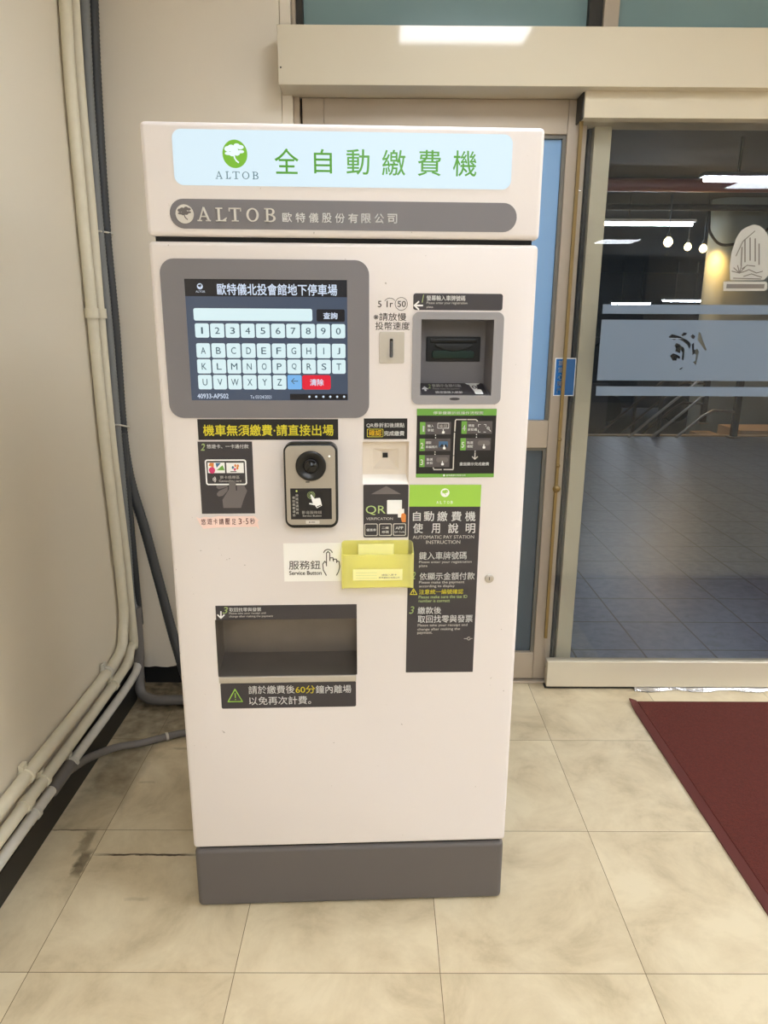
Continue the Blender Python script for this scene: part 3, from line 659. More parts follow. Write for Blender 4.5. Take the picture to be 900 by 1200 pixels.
def leaf(m, cx, cz, r, y0, y1, key):
    """four-lobed clover with a curved stem"""
    for dx, dz, a, b in ((-0.62, 0.40, 0.36, 0.26), (-0.30, 0.54, 0.34, 0.26), (0.28, 0.66, 0.34, 0.26), (0.62, 0.58, 0.36, 0.20),
                         (-0.58, -0.02, 0.38, 0.16), (-0.22, -0.06, 0.30, 0.22), (0.26, 0.02, 0.32, 0.24), (0.66, 0.16, 0.34, 0.15), (0.0, 0.26, 0.42, 0.26)):
        m.disc(cx + dx * r, cz + dz * r, a * r, y0, y1, key, rz=b * r, n=18)
    m.line([(cx - 0.05 * r, cz - 0.1 * r), (cx + 0.02 * r, cz - 0.45 * r), (cx + 0.18 * r, cz - 0.68 * r), (cx + 0.38 * r, cz - 0.84 * r)], 0.15 * r, y0, y1, key)
def serif(m, spans, z0, z1, y0, y1, key, wt=0.16):
    """the five roman capitals A L T O B, thick and thin strokes with feet"""
    h = z1 - z0
    for ch, (a, b) in zip('ALTOB', spans):
        w = b - a; t = wt * h; th = t * 0.5; s = th
        def R(x0, q0, x1, q1): m.rect(a + x0, z0 + q0, a + x1, z0 + q1, y0, y1, key)
        if ch == 'A':
            m.line([(a + w * 0.16, z0 + s), (a + w * 0.48, z1)], th, y0, y1, key); m.line([(a + w * 0.50, z1 - t * 0.3), (a + w * 0.84, z0 + s)], t * 0.9, y0, y1, key)
            R(w * 0.27, h * 0.30, w * 0.72, h * 0.30 + th); R(0, 0, w * 0.34, s); R(w * 0.62, 0, w, s)
        if ch == 'L':
            R(w * 0.18, 0, w * 0.18 + t, h); R(0, h - s, w * 0.6, h); R(0, 0, w * 0.92, s); m.prism([(a + w * 0.78, z0), (a + w, z0 + h * 0.28), (a + w * 0.92, z0 + h * 0.28), (a + w * 0.6, z0 + s)][::1], y0, y1, key)
        if ch == 'T':
            R(w * 0.5 - t / 2, 0, w * 0.5 + t / 2, h); R(w * 0.22, 0, w * 0.78, s); R(0, h - s, w, h); R(0, h * 0.74, th, h); R(w - th, h * 0.74, w, h)
        if ch == 'O':
            n = 28; o = [(a + w / 2 + w / 2 * math.cos(2 * PI * i / n), z0 + h / 2 + h / 2 * math.sin(2 * PI * i / n)) for i in range(n)]
            i_ = [(a + w / 2 + (w / 2 - t) * math.cos(2 * PI * i / n), z0 + h / 2 + (h / 2 - th) * math.sin(2 * PI * i / n)) for i in range(n)]
            m.ring(o, i_, y0, y1, key)
        if ch == 'B':
            R(w * 0.16, 0, w * 0.16 + t, h); R(0, 0, w * 0.6, s); R(0, h - s, w * 0.55, h); R(w * 0.2, h * 0.5, w * 0.6, h * 0.5 + th)
            for (c0, c1, rx) in ((0.0, 0.53, 0.45), (0.5, 1.0, 0.38)):
                zc_ = z0 + h * (c0 + c1) / 2; rz_ = h * (c1 - c0) / 2; n = 14; o = []; i_ = []
                for q in range(n + 1):
                    ang = -PI / 2 + PI * q / n
                    o.append((a + w * 0.55 + w * rx * math.cos(ang), zc_ + rz_ * math.sin(ang))); i_.append((a + w * 0.55 + max(0.0, w * rx - t) * math.cos(ang), zc_ + (rz_ - th) * math.sin(ang)))
                for q in range(n): m.prism([o[q], o[q + 1], i_[q + 1], i_[q]], y0, y1, key)
def finger(m, x, z, s, y0, y1, key):
    """pointing hand icon, fingertip at x, z"""
    m.rrect(x - 0.10 * s, z - 0.6 * s, x + 0.10 * s, z, 0.09 * s, y0, y1, key)
    m.rrect(x - 0.28 * s, z - 1.05 * s, x + 0.36 * s, z - 0.45 * s, 0.16 * s, y0, y1, key)

# lit sign
lx0, lz0, lx1, lz1 = 0.0577, 1.6188, 0.6826, 1.7126
lb = MB().rrect(lx0, lz0, lx1, lz1, 0.016, -0.0015, 0.004, 'light_face').build('light_box', ps); lb['label'] = 'backlit white sign panel'
m = MB(); y = (-0.0019, -0.0015)
cx, cz = 0.1701, 1.6724; rz = 0.0238; m.disc(cx, cz, 0.0226, *y, 'light_lime', rz=rz, n=40); leaf(m, cx - 0.001, cz + 0.001, 0.0180, -0.0023, -0.0019, 'light_white')
LS = [(0.1327, 0.1458),(0.1514, 0.1614),(0.1642, 0.1771),(0.1818, 0.1949),(0.2003, 0.2115)]
serif(m, LS,  1.6301,  1.6429, *y, 'light_grey', 0.15)
for ch, R in zip('全自動繳費機', [(0.2419, 1.6401, 0.2861, 1.683), (0.3143, 1.6416, 0.3474, 1.6828), (0.3742, 1.6404, 0.4168, 1.6838), (0.4399, 1.6398, 0.4834, 1.6836), (0.5066, 1.64, 0.5496, 1.6843), (0.5723, 1.6402, 0.6166, 1.6844)]):
    m.text(ch, *R, *y, 'light_green', 0.006)
m.build('lettering', lb)
# grey name band with raised letters
bx0, bz0, bx1, bz1 = 0.0448, 1.5436, 0.697, 1.5953
nb = MB().rrect(bx0, bz0, bx1, bz1, (bz1 - bz0) / 2 - 0.0002, -0.0012, 0.003, 'grey').build('name_band', ps)
m = MB(); y = (-0.0042, -0.001)
cx, cz = 0.0725, 1.5687; m.disc(cx, cz, 0.0165, *y, 'silverprint', n=36); leaf(m, cx, cz + 0.001, 0.0125, -0.0046, -0.0042, 'greyprint')
serif(m, [(0.0956, 0.1201), (0.1296, 0.1506), (0.1541, 0.1771), (0.1866, 0.2095), (0.22, 0.2407)],
     1.5567,  1.5805, *y, 'silverprint', 0.17)
for i, ch in enumerate('歐特儀股份有限公司'):
    a = 0.2532, 1.5566, 0.4693, 1.5736
    st = (a[2] - a[0]) / 8.75; m.text(ch, a[0] + i * st, a[1], a[0] + i * st + st * 0.74, a[3], -0.0018, -0.0012, 'white', 0.014)
m.build('lettering', nb)
# touch screen
sb = MB(); a = (0.0191, 1.1892, 0.416, 1.4903); d = (0.0636, 1.2242, 0.3735, 1.454)
Rb = rr_pts(*a, 0.027); Rd = []
n_ = len(Rb); q_ = n_ // 4
for i, (x, z) in enumerate(Rb):
    c = i // q_; cxz = ((d[2], d[1]), (d[2], d[3]), (d[0], d[3]), (d[0], d[1]))[min(c, 3)]; Rd.append(cxz)
sb.ring(Rb, Rd, -0.0035, 0.002, 'grey')
sbo = sb.build('screen_bezel', ps); sbo['label'] = 'grey screen surround with rounded corners'
sc_ = MB().rect(*d, -0.0012, 0.0, 'scr_dark').build('touch_screen', ps); sc_['label'] = 'lit touch screen showing a keypad'
Y1 = (-0.0015, -0.0012); Y2 = (-0.0018, -0.0015)
m = MB(); m.rect(d[0],  1.4224, d[2], d[3], *Y1, 'scr_black'); m.build('title_bar', sc_)
m = MB(); m.rect(0.2581, 1.225, 0.3726, 1.237, *Y1, 'scr_black'); m.build('status_bar', sc_)
m = MB(); R = (0.0772, 1.3772, 0.3056, 1.4004); m.rrect(*R, 0.004, *Y1, 'scr_key'); m.build('entry_field', sc_)
m = MB(); R = (0.3138, 1.3765, 0.3686, 1.3997); m.rrect(*R, 0.003, *Y1, 'scr_black'); R = (0.3266, 1.3813, 0.3545, 1.3941); m.text('查詢', *R, *Y2, 'scr_text', 0.02); m.build('query_button', sc_)
kb = MB(); kt = MB()
def keys(txt, R, ncol, first=0):
    w = (R[2] - R[0]) / ncol; g = w * 0.045; hgt = R[3] - R[1]
    for i, ch in enumerate(txt):
        x = R[0] + i * w
        kb.rrect(x + g, R[1], x + w - g, R[3], 0.0035, *Y1, 'scr_key')
        cw = {'I': 0.06, 'J': 0.2, '1': 0.2, 'W': 0.5, 'M': 0.42}.get(ch, 0.32)
        kt.text(ch, x + w / 2 - w * cw / 2, R[1] + hgt * 0.27, x + w / 2 + w * cw / 2, R[1] + hgt * 0.73, *Y2, 'scr_ink', 0.004)
keys('1234567890', (0.077, 1.3452, 0.3705, 1.3721), 10)
keys('ABCDEFGHIJ', (0.0772, 1.3068, 0.3707, 1.3346), 10)
keys('KLMNOPQRST', (0.077, 1.2766, 0.3707, 1.304), 10)
RU = (0.0771, 1.2457, 0.2529, 1.2738); keys('UVWXYZ', RU, 6)
R = (0.2539, 1.2459, 0.2819, 1.274); kb.rrect(*R, 0.003, *Y1, 'scr_blue'); kt.text('←', R[0] + 0.007, R[1] + 0.010, R[2] - 0.007, R[3] - 0.012, *Y2, 'scr_ink')
R = (0.2831, 1.2456, 0.3396, 1.2738); kb.rrect(*R, 0.0045, *Y1, 'scr_red'); R = (0.2983, 1.253, 0.3256, 1.2664); kt.text('清除', *R, *Y2, 'scr_text', 0.02)
kb.build('keypad', sc_)
R = (0.1247, 1.4247, 0.3545, 1.4462); kt.text('歐特儀北投會館地下停車場', *R, *Y2, 'scr_text', 0.015)
cx, cz = 0.0925, 1.4404; kt.disc(cx, cz, 0.0055, *Y2, 'scr_text'); leaf(kt, cx, cz + 0.0003, 0.0038, -0.0021, -0.0018, 'scr_black')
R = (0.0841, 1.4292, 0.1016, 1.4326); kt.text('ALTOB', *R, *Y2, 'scr_text')
R = (0.0751, 1.2278, 0.1364, 1.2372); kt.text('40933-AP502', *R, *Y2, 'scr_text', 0.01)
R = (0.1795, 1.2276, 0.2211, 1.234); kt.text('Tu 03/24/2021', *R, *Y2, 'scr_text')
for cx, cz in [(0.2966, 1.2314),(0.3103, 1.2314),(0.3245, 1.2314),(0.3383, 1.2314),(0.3521, 1.2314),(0.366, 1.2315)]: kt.disc(cx, cz, 0.0022, *Y2, 'scr_text', n=12)
kt.build('lettering', sc_)

# coin slot: worn print and steel plate
cp_ = MB(); R = (0.4364, 1.2975, 0.4857, 1.358); cp_.rrect(*R, 0.003, -0.002, 0.001, 'plate'); cpo = cp_.build('coin_plate', ps, bevel=0.0005, segs=1)
m = MB(); cx0, cz0, cx1, cz1 = 0.4556, 1.3068, 0.4651, 1.3469; m.rrect(cx0 - 0.0015, cz0 - 0.002, cx1 + 0.0015, cz1 + 0.002, 0.0045, -0.0032, -0.002, 'steel'); m.rrect(cx0 + 0.001, cz0 + 0.002, cx1 - 0.002, cz1 - 0.002, 0.002, -0.0036, -0.0032, 'gap')
m.rrect(cx0 + 0.0024, cz0 + 0.003, cx1 - 0.0024, cz1 - 0.006, 0.0012, -0.0042, -0.0036, 'chrome'); m.build('coin_slot', cpo)
m = MB(); y = (-0.0006, -0.0002)
R = (0.4331, 1.4043, 0.4401, 1.4161); m.text('5', *R, *y, 'ink', 0.004)
R = (0.4504, 1.4044, 0.4624, 1.4165); m.text('1r', *R, *y, 'ink', 0.004)
cx, cz = 0.4567, 1.4098; m.circ(cx, cz, 0.0118, 0.0009, *y, 'ink', 35, 150, n=14)
cx, cz = 0.4788, 1.4108; m.circ(cx, cz, 0.0120, 0.0009, *y, 'ink', n=30)
R = (0.4714, 1.4049, 0.4877, 1.4164); m.text('50', *R, *y, 'ink', 0.004)
R = (0.4245, 1.379, 0.4887, 1.3938); m.text('※請放慢', *R, *y, 'ink', 0.002)
R = (0.4282, 1.3616, 0.4956, 1.3768); m.text('投幣速度', *R, *y, 'ink', 0.002)
m.build('coin_lettering', ps)

# banknote acceptor
m = MB(); R = (0.5021, 1.3995, 0.6776, 1.4308); m.rrect(*R, 0.005, *F1, 'stick_dark'); st1 = m.build('plate_entry_sticker', ps)
m = MB(); R = (0.5165, 1.4135, 0.5249, 1.4283); m.text('1', *R, *P1, 'palegreen', 0.02, 0.3)
q = [(0.5044, 1.4079), (0.5201, 1.408)]; m.line(q, 0.003, *P1, 'white'); q = [(0.5125, 1.415), (0.5044, 1.4079), (0.5127, 1.4009)]; m.line(q, 0.003, *P1, 'white')
R = (0.5278, 1.417, 0.6037, 1.4271); m.text('螢幕輸入車牌號碼', *R, *P1, 'white', 0.015)
R = (0.528, 1.4096, 0.6081, 1.4154); m.text('Please enter your registration', *R, *P1, 'silverprint')
R = (0.5282, 1.4024, 0.5419, 1.4076); m.text('plate.', *R, *P1, 'silverprint'); m.build('lettering', st1)
A = (0.5016, 1.2166, 0.6817, 1.3961)
Ra = rr_pts(*A, 0.013); Rd = []; d2_ = BILL; q_ = len(Ra) // 4
for i in range(len(Ra)): Rd.append(((d2_[2], d2_[1]), (d2_[2], d2_[3]), (d2_[0], d2_[3]), (d2_[0], d2_[1]))[min(i // q_, 3)])
ba = MB().ring(Ra, Rd, -0.003, 0.001, 'panelgrey')
bkd = 0.075; zb_ = 1.2516
ba.frustum(BILL, -0.002, (BILL[0] + 0.002, zb_, BILL[2] - 0.002, BILL[3] - 0.002), bkd, 'grey', back='grey')  # liner darker than the panel: the recess's shade put into its colour
bao = ba.build('banknote_acceptor', ps); bao['label'] = 'grey recessed banknote panel'
V = (0.5369, 1.2979, 0.6498, 1.348)
m = MB(); m.rect(*V, bkd - 0.004, bkd + 0.001, 'bill_black')
vw = V[2] - V[0]; vh = V[3] - V[1]
m.rrect(V[0] + vw * 0.10, V[1] + vh * 0.14, V[2] - vw * 0.12, V[1] + vh * 0.45, 0.006, bkd - 0.011, bkd - 0.004, 'bill_green')
pts = [(V[0] + vw * (0.16 + 0.68 * i / 12), V[1] + vh * (0.62 - 0.2 * math.sin(PI * i / 12))) for i in range(13)]
m.prism(pts + [(V[2] - vw * 0.16, V[1] + vh * 0.72), (V[0] + vw * 0.16, V[1] + vh * 0.72)], bkd - 0.013, bkd - 0.004, 'bill_black')
m.rect(V[0] + vw * 0.07, V[1] + vh * 0.76, V[2] - vw * 0.07, V[1] + vh * 0.93, bkd - 0.007, bkd - 0.004, 'black_gloss')
m.build('note_slot', bao, bevel=0.001, segs=1)
# sticker lying on the sloping lower face of the recess
def slope(u, t):          # t = 0 at the opening's lower edge, 1 at the back
    return (BILL[0] + 0.004 + u * (BILL[2] - BILL[0] - 0.008), -0.002 + t * (bkd + 0.002), BILL[1] + t * (zb_ - BILL[1]) + 0.0012)
class Slope(MB):
    def add(s, vs, fs, key, smooth=False):
        return MB.add(s, [(lambda p: (p[0], p[1], p[2] - v[1] * 1.0))(slope(v[0], v[2])) for v in vs], fs, key, smooth)
m = Slope(); m.rect(0, 0.03, 0.99, 0.97, -0.0003, 0.0, 'stick_dark'); sl_ = m.build('payment_sticker', bao)
m = Slope(); yy = (-0.0008, -0.0003)
m.text('2', 0.12, 0.50, 0.17, 0.86, *yy, 'palegreen', 0.02, 0.3); m.prism([(0.02, 0.45), (0.07, 0.70), (0.12, 0.45), (0.085, 0.45), (0.085, 0.3), (0.055, 0.3), (0.055, 0.45)], *yy, 'white')
m.text('依顯示金額付款', 0.19, 0.62, 0.64, 0.88, *yy, 'white', 0.01); m.text('Please make the payment', 0.19, 0.38, 0.60, 0.55, *yy, 'silverprint')
m.text('請逐張放入紙鈔', 0.21, 0.08, 0.62, 0.28, *yy, 'white', 0.01)
m.prism([(0.72, 0.97), (0.95, 0.97), (0.92, 0.86), (0.89, 0.86), (0.86, 0.30), (0.80, 0.30), (0.77, 0.86), (0.75, 0.86)], *yy, 'white'); m.rrect(0.80, 0.02, 0.92, 0.42, 0.04, -0.0011, -0.0008, 'white'); m.circ(0.835, 0.62, 0.03, 0.02, -0.0011, -0.0008, 'stick_dark', rz=0.12, n=12)
m.build('lettering', sl_)
m = MB(); cx, cz = 0.5885, 1.2274; m.disc(cx, cz, 0.0105, -0.0034, -0.003, 'stick_dark', rz=0.0028); m.build('maker_mark', bao)

# black notice with yellow characters
R = (0.0717, 1.1445, 0.3533, 1.1863); st2 = MB().rect(*R, *F1, 'stick_black').build('motorcycle_notice', ps)
R = (0.0818, 1.1525, 0.3441, 1.1757); MB().text('機車無須繳費‧請直接出場', *R, *P1, 'yellow', 0.018).build('lettering', st2)
# contactless card sticker
R = (0.0694, 0.9903, 0.1787, 1.1411); st3 = MB().rect(*R, *F1, 'stick_dark').build('card_sticker', ps); sx, sz, ex, ez = R
def cs(px, py):           # position inside the crop the sticker was measured on -> u, z
    u = (px - 62 - (py - 60) * 0.0645) / 668.0; v = (945 - py) / 885.0
    return sx + u * (ex - sx), sz + v * (ez - sz)
def csr(a, b, c, d): p = cs(a, (b + d) / 2); q = cs(c, (b + d) / 2); return (p[0], cs(a, d)[1], q[0], cs(a, b)[1])
m = MB(); m.text('2', *csr(98, 82, 155, 168), *P1, 'palegreen', 0.02, 0.25); m.text('悠遊卡、一卡通付款', *csr(175, 92, 690, 142), *P1, 'white', 0.012)
Rf = csr(160, 275, 672, 588); m.ring(rr_pts(*Rf, 0.005), rr_pts(Rf[0] + 0.0028, Rf[1] + 0.0028, Rf[2] - 0.0028, Rf[3] - 0.0028, 0.003), *P1, 'white')
m.rect(*csr(190, 312, 400, 440), *P1, 'white'); m.rect(*csr(420, 315, 634, 440), *P1, 'white')
c_ = cs(243, 405); m.disc(c_[0], c_[1], 0.0062, *P2, 'pink', n=20, rz=0.0068); m.prism([cs(215, 315), cs(265, 315), cs(262, 370), cs(200, 350)], *P2, 'orange'); m.prism([cs(300, 405), cs(372, 345), cs(398, 405)], *P2, 'green2'); m.prism([cs(285, 318), cs(350, 318), cs(300, 375)], *P2, 'sky')
for k, (px, py, key) in enumerate(((500, 372, 'sky'), (530, 350, 'orange'), (555, 380, 'orange'), (525, 395, 'pink'), (562, 352, 'orange'))):
    c_ = cs(px, py); m.disc(c_[0], c_[1], 0.0022, *P2, key, n=12, rz=0.003)
m.rect(*csr(470, 418, 545, 428), *P2, 'ink')
c_ = cs(240, 518)
for r in (0.003, 0.0055, 0.008): m.circ(c_[0], c_[1], r, 0.0011, *P1, 'white', -45, 45, n=8)
m.text('票卡感應區', *csr(340, 472, 585, 512), *P1, 'silverprint', 0.01); m.text('Contactless card', *csr(330, 525, 605, 548), *P1, 'silverprint')
m.build('lettering', st3)
m = MB(); m.prism([cs(*p) for p in ((388, 872), (375, 770), (455, 640), (455, 548), (470, 540), (525, 545), (540, 560), (542, 590), (640, 590), (682, 660), (640, 770), (610, 872))], *P2, 'greyprint')
m.prism([cs(*p) for p in ((298, 592), (440, 592), (430, 610), (330, 640), (300, 620))], *P2, 'greyprint'); m.prism([cs(*p) for p in ((305, 690), (330, 660), (440, 612), (436, 660), (380, 720), (330, 730), (308, 715))], *P2, 'greyprint')
m.rect(*csr(541, 592, 556, 655), *P3, 'stick_dark'); m.build('hand_icon', st3)

# QR reader recess
m = MB(); yb = 0.02
bk_ = (QR[0] + 0.0005, 1.0684, QR[2] - 0.004, QR[3] - 0.001)
pw_ = (0.4237, 1.0799, 0.4779, 1.123); sq = (0.4452, 1.1011, 0.4562, 1.1113)
m.frustum(QR, 0.0, bk_, yb, 'qr_white', wall_keys={0: 'qr_lip_lit'})
# back face as a frame around the inner funnel
m.ring([(bk_[0], bk_[1]), (bk_[2], bk_[1]), (bk_[2], bk_[3]), (bk_[0], bk_[3])], [(pw_[0], pw_[1]), (pw_[2], pw_[1]), (pw_[2], pw_[3]), (pw_[0], pw_[3])], yb, yb + 0.002, 'qr_white')
m.ring([(pw_[0] - 0.001, pw_[1] - 0.001), (pw_[2] + 0.001, pw_[1] - 0.001), (pw_[2] + 0.001, pw_[3] + 0.001), (pw_[0] - 0.001, pw_[3] + 0.001)], [(pw_[0], pw_[1]), (pw_[2], pw_[1]), (pw_[2], pw_[3]), (pw_[0], pw_[3])], yb - 0.0012, yb, 'qr_white')
m.frustum(pw_, yb, (sq[0] - 0.003, sq[1] - 0.003, sq[2] + 0.003, sq[3] + 0.003), yb + 0.016, 'qr_white', back='qr_white')
qro = m.build('code_reader', ps); qro['label'] = 'white sunken code reader'
MB().rect(*sq, yb + 0.014, yb + 0.0165, 'stick_black').build('sensor', qro)
R = (0.4054, 1.1455, 0.4937, 1.1878); st4 = MB().rect(*R, *F1, 'stick_black').build('discount_notice', ps)
m = MB(); R = (0.4106, 1.1689, 0.488, 1.179); m.text('QR券折扣後請點', *R, *P1, 'white', 0.012)
R = (0.412, 1.1501, 0.4447, 1.1665); m.ring(rr_pts(*R, 0.002), rr_pts(R[0] + 0.0008, R[1] + 0.0008, R[2] - 0.0008, R[3] - 0.0008, 0.0015), *P1, 'yellow')
R = (0.4151, 1.1525, 0.4415, 1.1647); m.text('確認', *R, *P1, 'orange_yellow', 0.02); R = (0.4464, 1.1525, 0.4879, 1.1626); m.text('完成繳費', *R, *P1, 'white', 0.015); m.build('lettering', st4)

# green and black flow-chart sticker
R = (0.5131, 1.0655, 0.6756, 1.2073); st5 = MB().rect(*R, *F1, 'stick_black').build('discount_flow_sticker', ps); gx0, gz0, gx1, gz1 = R
def gs(px, py): return gx0 + (px - 38) / 812.0 * (gx1 - gx0), gz0 + (750 - py) / 705.0 * (gz1 - gz0)
def gr(a, b, c, d): p = gs(a, d); q = gs(c, b); return (p[0], p[1], q[0], q[1])
m = MB(); m.rect(gx0, gs(0, 112)[1], gx1, gz1, *P1, 'green2'); m.rect(gx0, gz0, gx1, gs(0, 712)[1], *P1, 'green2')
for (a, b, c, d) in ((70, 178, 388, 303), (70, 347, 388, 473), (70, 517, 382, 640), (495, 170, 812, 298), (490, 343, 804, 467)):
    m.rect(*gr(a, b, c, d), *P1, 'midgrey'); m.rect(*gr(a, b, a + 55, d), *P2, 'green2')
m.build('flow_boxes', st5)
m = MB(); m.text('停車優惠折抵操作流程圖', *gr(203, 70, 712, 100), *P2, 'white', 0.01)
for ch, (a, b) in zip('12345', ((88, 215), (80, 388), (80, 560), (505, 208), (500, 380))): m.text(ch, *gr(a + (8 if ch == '1' else 0), b, a + 30, b + 60), *P3, 'white', 0.02)
for t, q in (('輸入', (148, 203, 212, 232)), ('車號', (148, 245, 212, 275)), ('選取', (132, 375, 190, 402)), ('車輛照片', (132, 418, 255, 446)), ('點選', (145, 548, 208, 575)), ('折扣', (145, 585, 208, 612)), ('掃描', (563, 200, 625, 228)), ('折扣碼', (560, 240, 655, 268)), ('點選', (558, 375, 620, 402)), ('確認', (558, 412, 620, 440))):
    m.text(t, *gr(*q), *P2, 'white', 0.012)
m.text('畫面顯示完成繳費', *gr(488, 592, 795, 628), *P1, 'white', 0.012)
m.text('歐特儀股份有限公司', *gr(355, 719, 552, 739), *P2, 'white', 0.005); c_ = gs(330, 728); m.disc(c_[0], c_[1], 0.0022, *P2, 'white', n=12)
for pts in (((215, 648), (225, 668), (300, 668)), ((328, 668), (420, 668), (424, 655), (424, 530)), ((424, 515), (426, 290)), ((428, 270), (431, 165), (440, 153), (540, 153)), ((556, 153), (640, 153), (658, 168))):
    m.line([gs(*p) for p in pts], 0.0022, *P1, 'silverprint')
m.line([gs(645, 495), gs(645, 555)], 0.002, *P1, 'silverprint'); m.line([gs(618, 535), gs(645, 560), gs(672, 535)], 0.002, *P1, 'silverprint')
for px, py in ((232, 312), (232, 338), (230, 485), (230, 508), (653, 306), (653, 332), (645, 478)):
    c_ = gs(px, py); m.disc(c_[0], c_[1], 0.0011, *P1, 'white', n=10)
for (x, z, s) in ((308, 250, 1), (322, 412, 1), (308, 578, 1), (732, 405, 1)): c_ = gs(x, z); finger(m, c_[0], c_[1], 0.0085, -0.0026, -0.0022, 'white')
for q in ((250, 188, 366, 243),): R = gr(*q); m.ring(rr_pts(*R, 0.0006), rr_pts(R[0] + .0008, R[1] + .0008, R[2] - .0008, R[3] - .0008, 0.0005), *P2, 'white'); R = gr(268, 205, 345, 230); m.text('AB-123', *R, *P2, 'silverprint')
m.rect(*gr(268, 375, 360, 435), *P2, 'sky'); m.prism([gs(272, 432), gs(300, 400), gs(320, 420), gs(340, 400), gs(357, 432)], *P3, 'stick_black')
for q in ((245, 540, 368, 592), (668, 367, 795, 418)): R = gr(*q); m.rrect(*R, (R[3] - R[1]) / 2 - 0.0001, *P2, 'greyprint')
R = gr(668, 203, 745, 280); m.circ(gs(770, 240)[0], gs(770, 240)[1], 0.0022, 0.0008, *P2, 'white', n=14); m.line([gs(782, 255), gs(797, 272)], 0.0010, *P2, 'white')
for a, b in (((668, 225), (668, 203)), ((668, 203), (690, 203)), ((725, 203), (747, 203)), ((747, 203), (747, 225)), ((668, 258), (668, 280)), ((668, 280), (690, 280)), ((725, 280), (747, 280))): m.line([gs(*a), gs(*b)], 0.0007, *P2, 'white')
m.build('lettering', st5)

# QR verification sticker (the code itself is left blank)
R = (0.404, 0.9361, 0.4981, 1.0505); st6 = MB().rrect(*R, 0.003, *F1, 'stick_dark').build('verification_sticker', ps); vx0, vz0, vx1, vz1 = R
def vs_(px, py): return vx0 + (px - 83) / 725.0 * (vx1 - vx0), vz0 + (955 - py) / 870.0 * (vz1 - vz0)
def vr(a, b, c, d): p = vs_(a, d); q = vs_(c, b); return (p[0], p[1], q[0], q[1])
m = MB(); m.prism([vs_(210, 238), vs_(450, 108), vs_(685, 238)], *P1, 'greyprint'); m.text('QR', *vr(122, 425, 440, 580), *P1, 'palegreen', -0.008); m.text('VERIFICATION', *vr(128, 620, 560, 662), *P1, 'silverprint')
m.rrect(*vr(465, 335, 705, 565), 0.0015, *P1, 'white'); m.rrect(*vr(640, 480, 742, 622), 0.001, *P2, 'paper'); m.prism([vs_(700, 560), vs_(745, 550), vs_(772, 580), vs_(770, 700), vs_(712, 700), vs_(690, 640)], *P3, 'orange')
for (a, b) in ((100, 315), (335, 545), (565, 775)):
    R = vr(a, 722, b, 928); m.ring(rr_pts(*R, 0.0032), rr_pts(R[0] + .0016, R[1] + .0016, R[2] - .0016, R[3] - .0016, 0.002), *P1, 'silverprint')
m.text('優惠券', *vr(130, 805, 290, 850), *P1, 'white', 0.01); m.text('二維', *vr(380, 772, 495, 815), *P1, 'white', 0.01); m.text('條碼', *vr(380, 840, 495, 885), *P1, 'white', 0.01)
m.text('APP', *vr(605, 770, 730, 820), *P1, 'white', 0.015); m.text('QR Code', *vr(585, 850, 755, 880), *P1, 'white', 0.005); m.build('lettering', st6)

# instruction sticker
P = [(0.498, 0.6206), (0.6486, 0.6192), (0.6505, 1.0493), (0.5003, 1.0499)]; st7 = MB().prism(P, *F1, 'stick_dark').build('instruction_sticker', ps); st7['label'] = 'tall charcoal instruction sticker with green top'
P = [(0.4995, 1.0032), (0.6502, 1.0023), (0.6505, 1.0493), (0.5003, 1.0499)]; MB().prism(P, *P1, 'green').build('green_heading', st7)
m = MB(); cx, cz = 0.5746, 1.0328; m.disc(cx, cz, 0.0092, *P2, 'white', n=28); leaf(m, cx, cz + 0.0006, 0.0066, -0.0021, -0.0018, 'green')
R = (0.5572, 1.0092, 0.5946, 1.0153)
for i, ch in enumerate('ALTOB'): w_ = (R[2] - R[0]) / 5; m.text(ch, R[0] + i * w_, R[1], R[0] + i * w_ + w_ * 0.6, R[3], *P2, 'white')
for ch, R in zip('自動繳費機使用說明', [(0.5081, 0.9717, 0.5247, 0.9926), (0.5312, 0.9715, 0.5529, 0.993), (0.5597, 0.971, 0.5811, 0.9928), (0.5894, 0.9708, 0.6111, 0.9926), (0.6184, 0.9706, 0.6409, 0.9924), (0.5089, 0.945, 0.5299, 0.967), (0.548, 0.9447, 0.5662, 0.9662), (0.5833, 0.9445, 0.6051, 0.9665), (0.6208, 0.9442, 0.6412, 0.9657)]):
    m.text(ch, *R, *P1, 'white', 0.014)
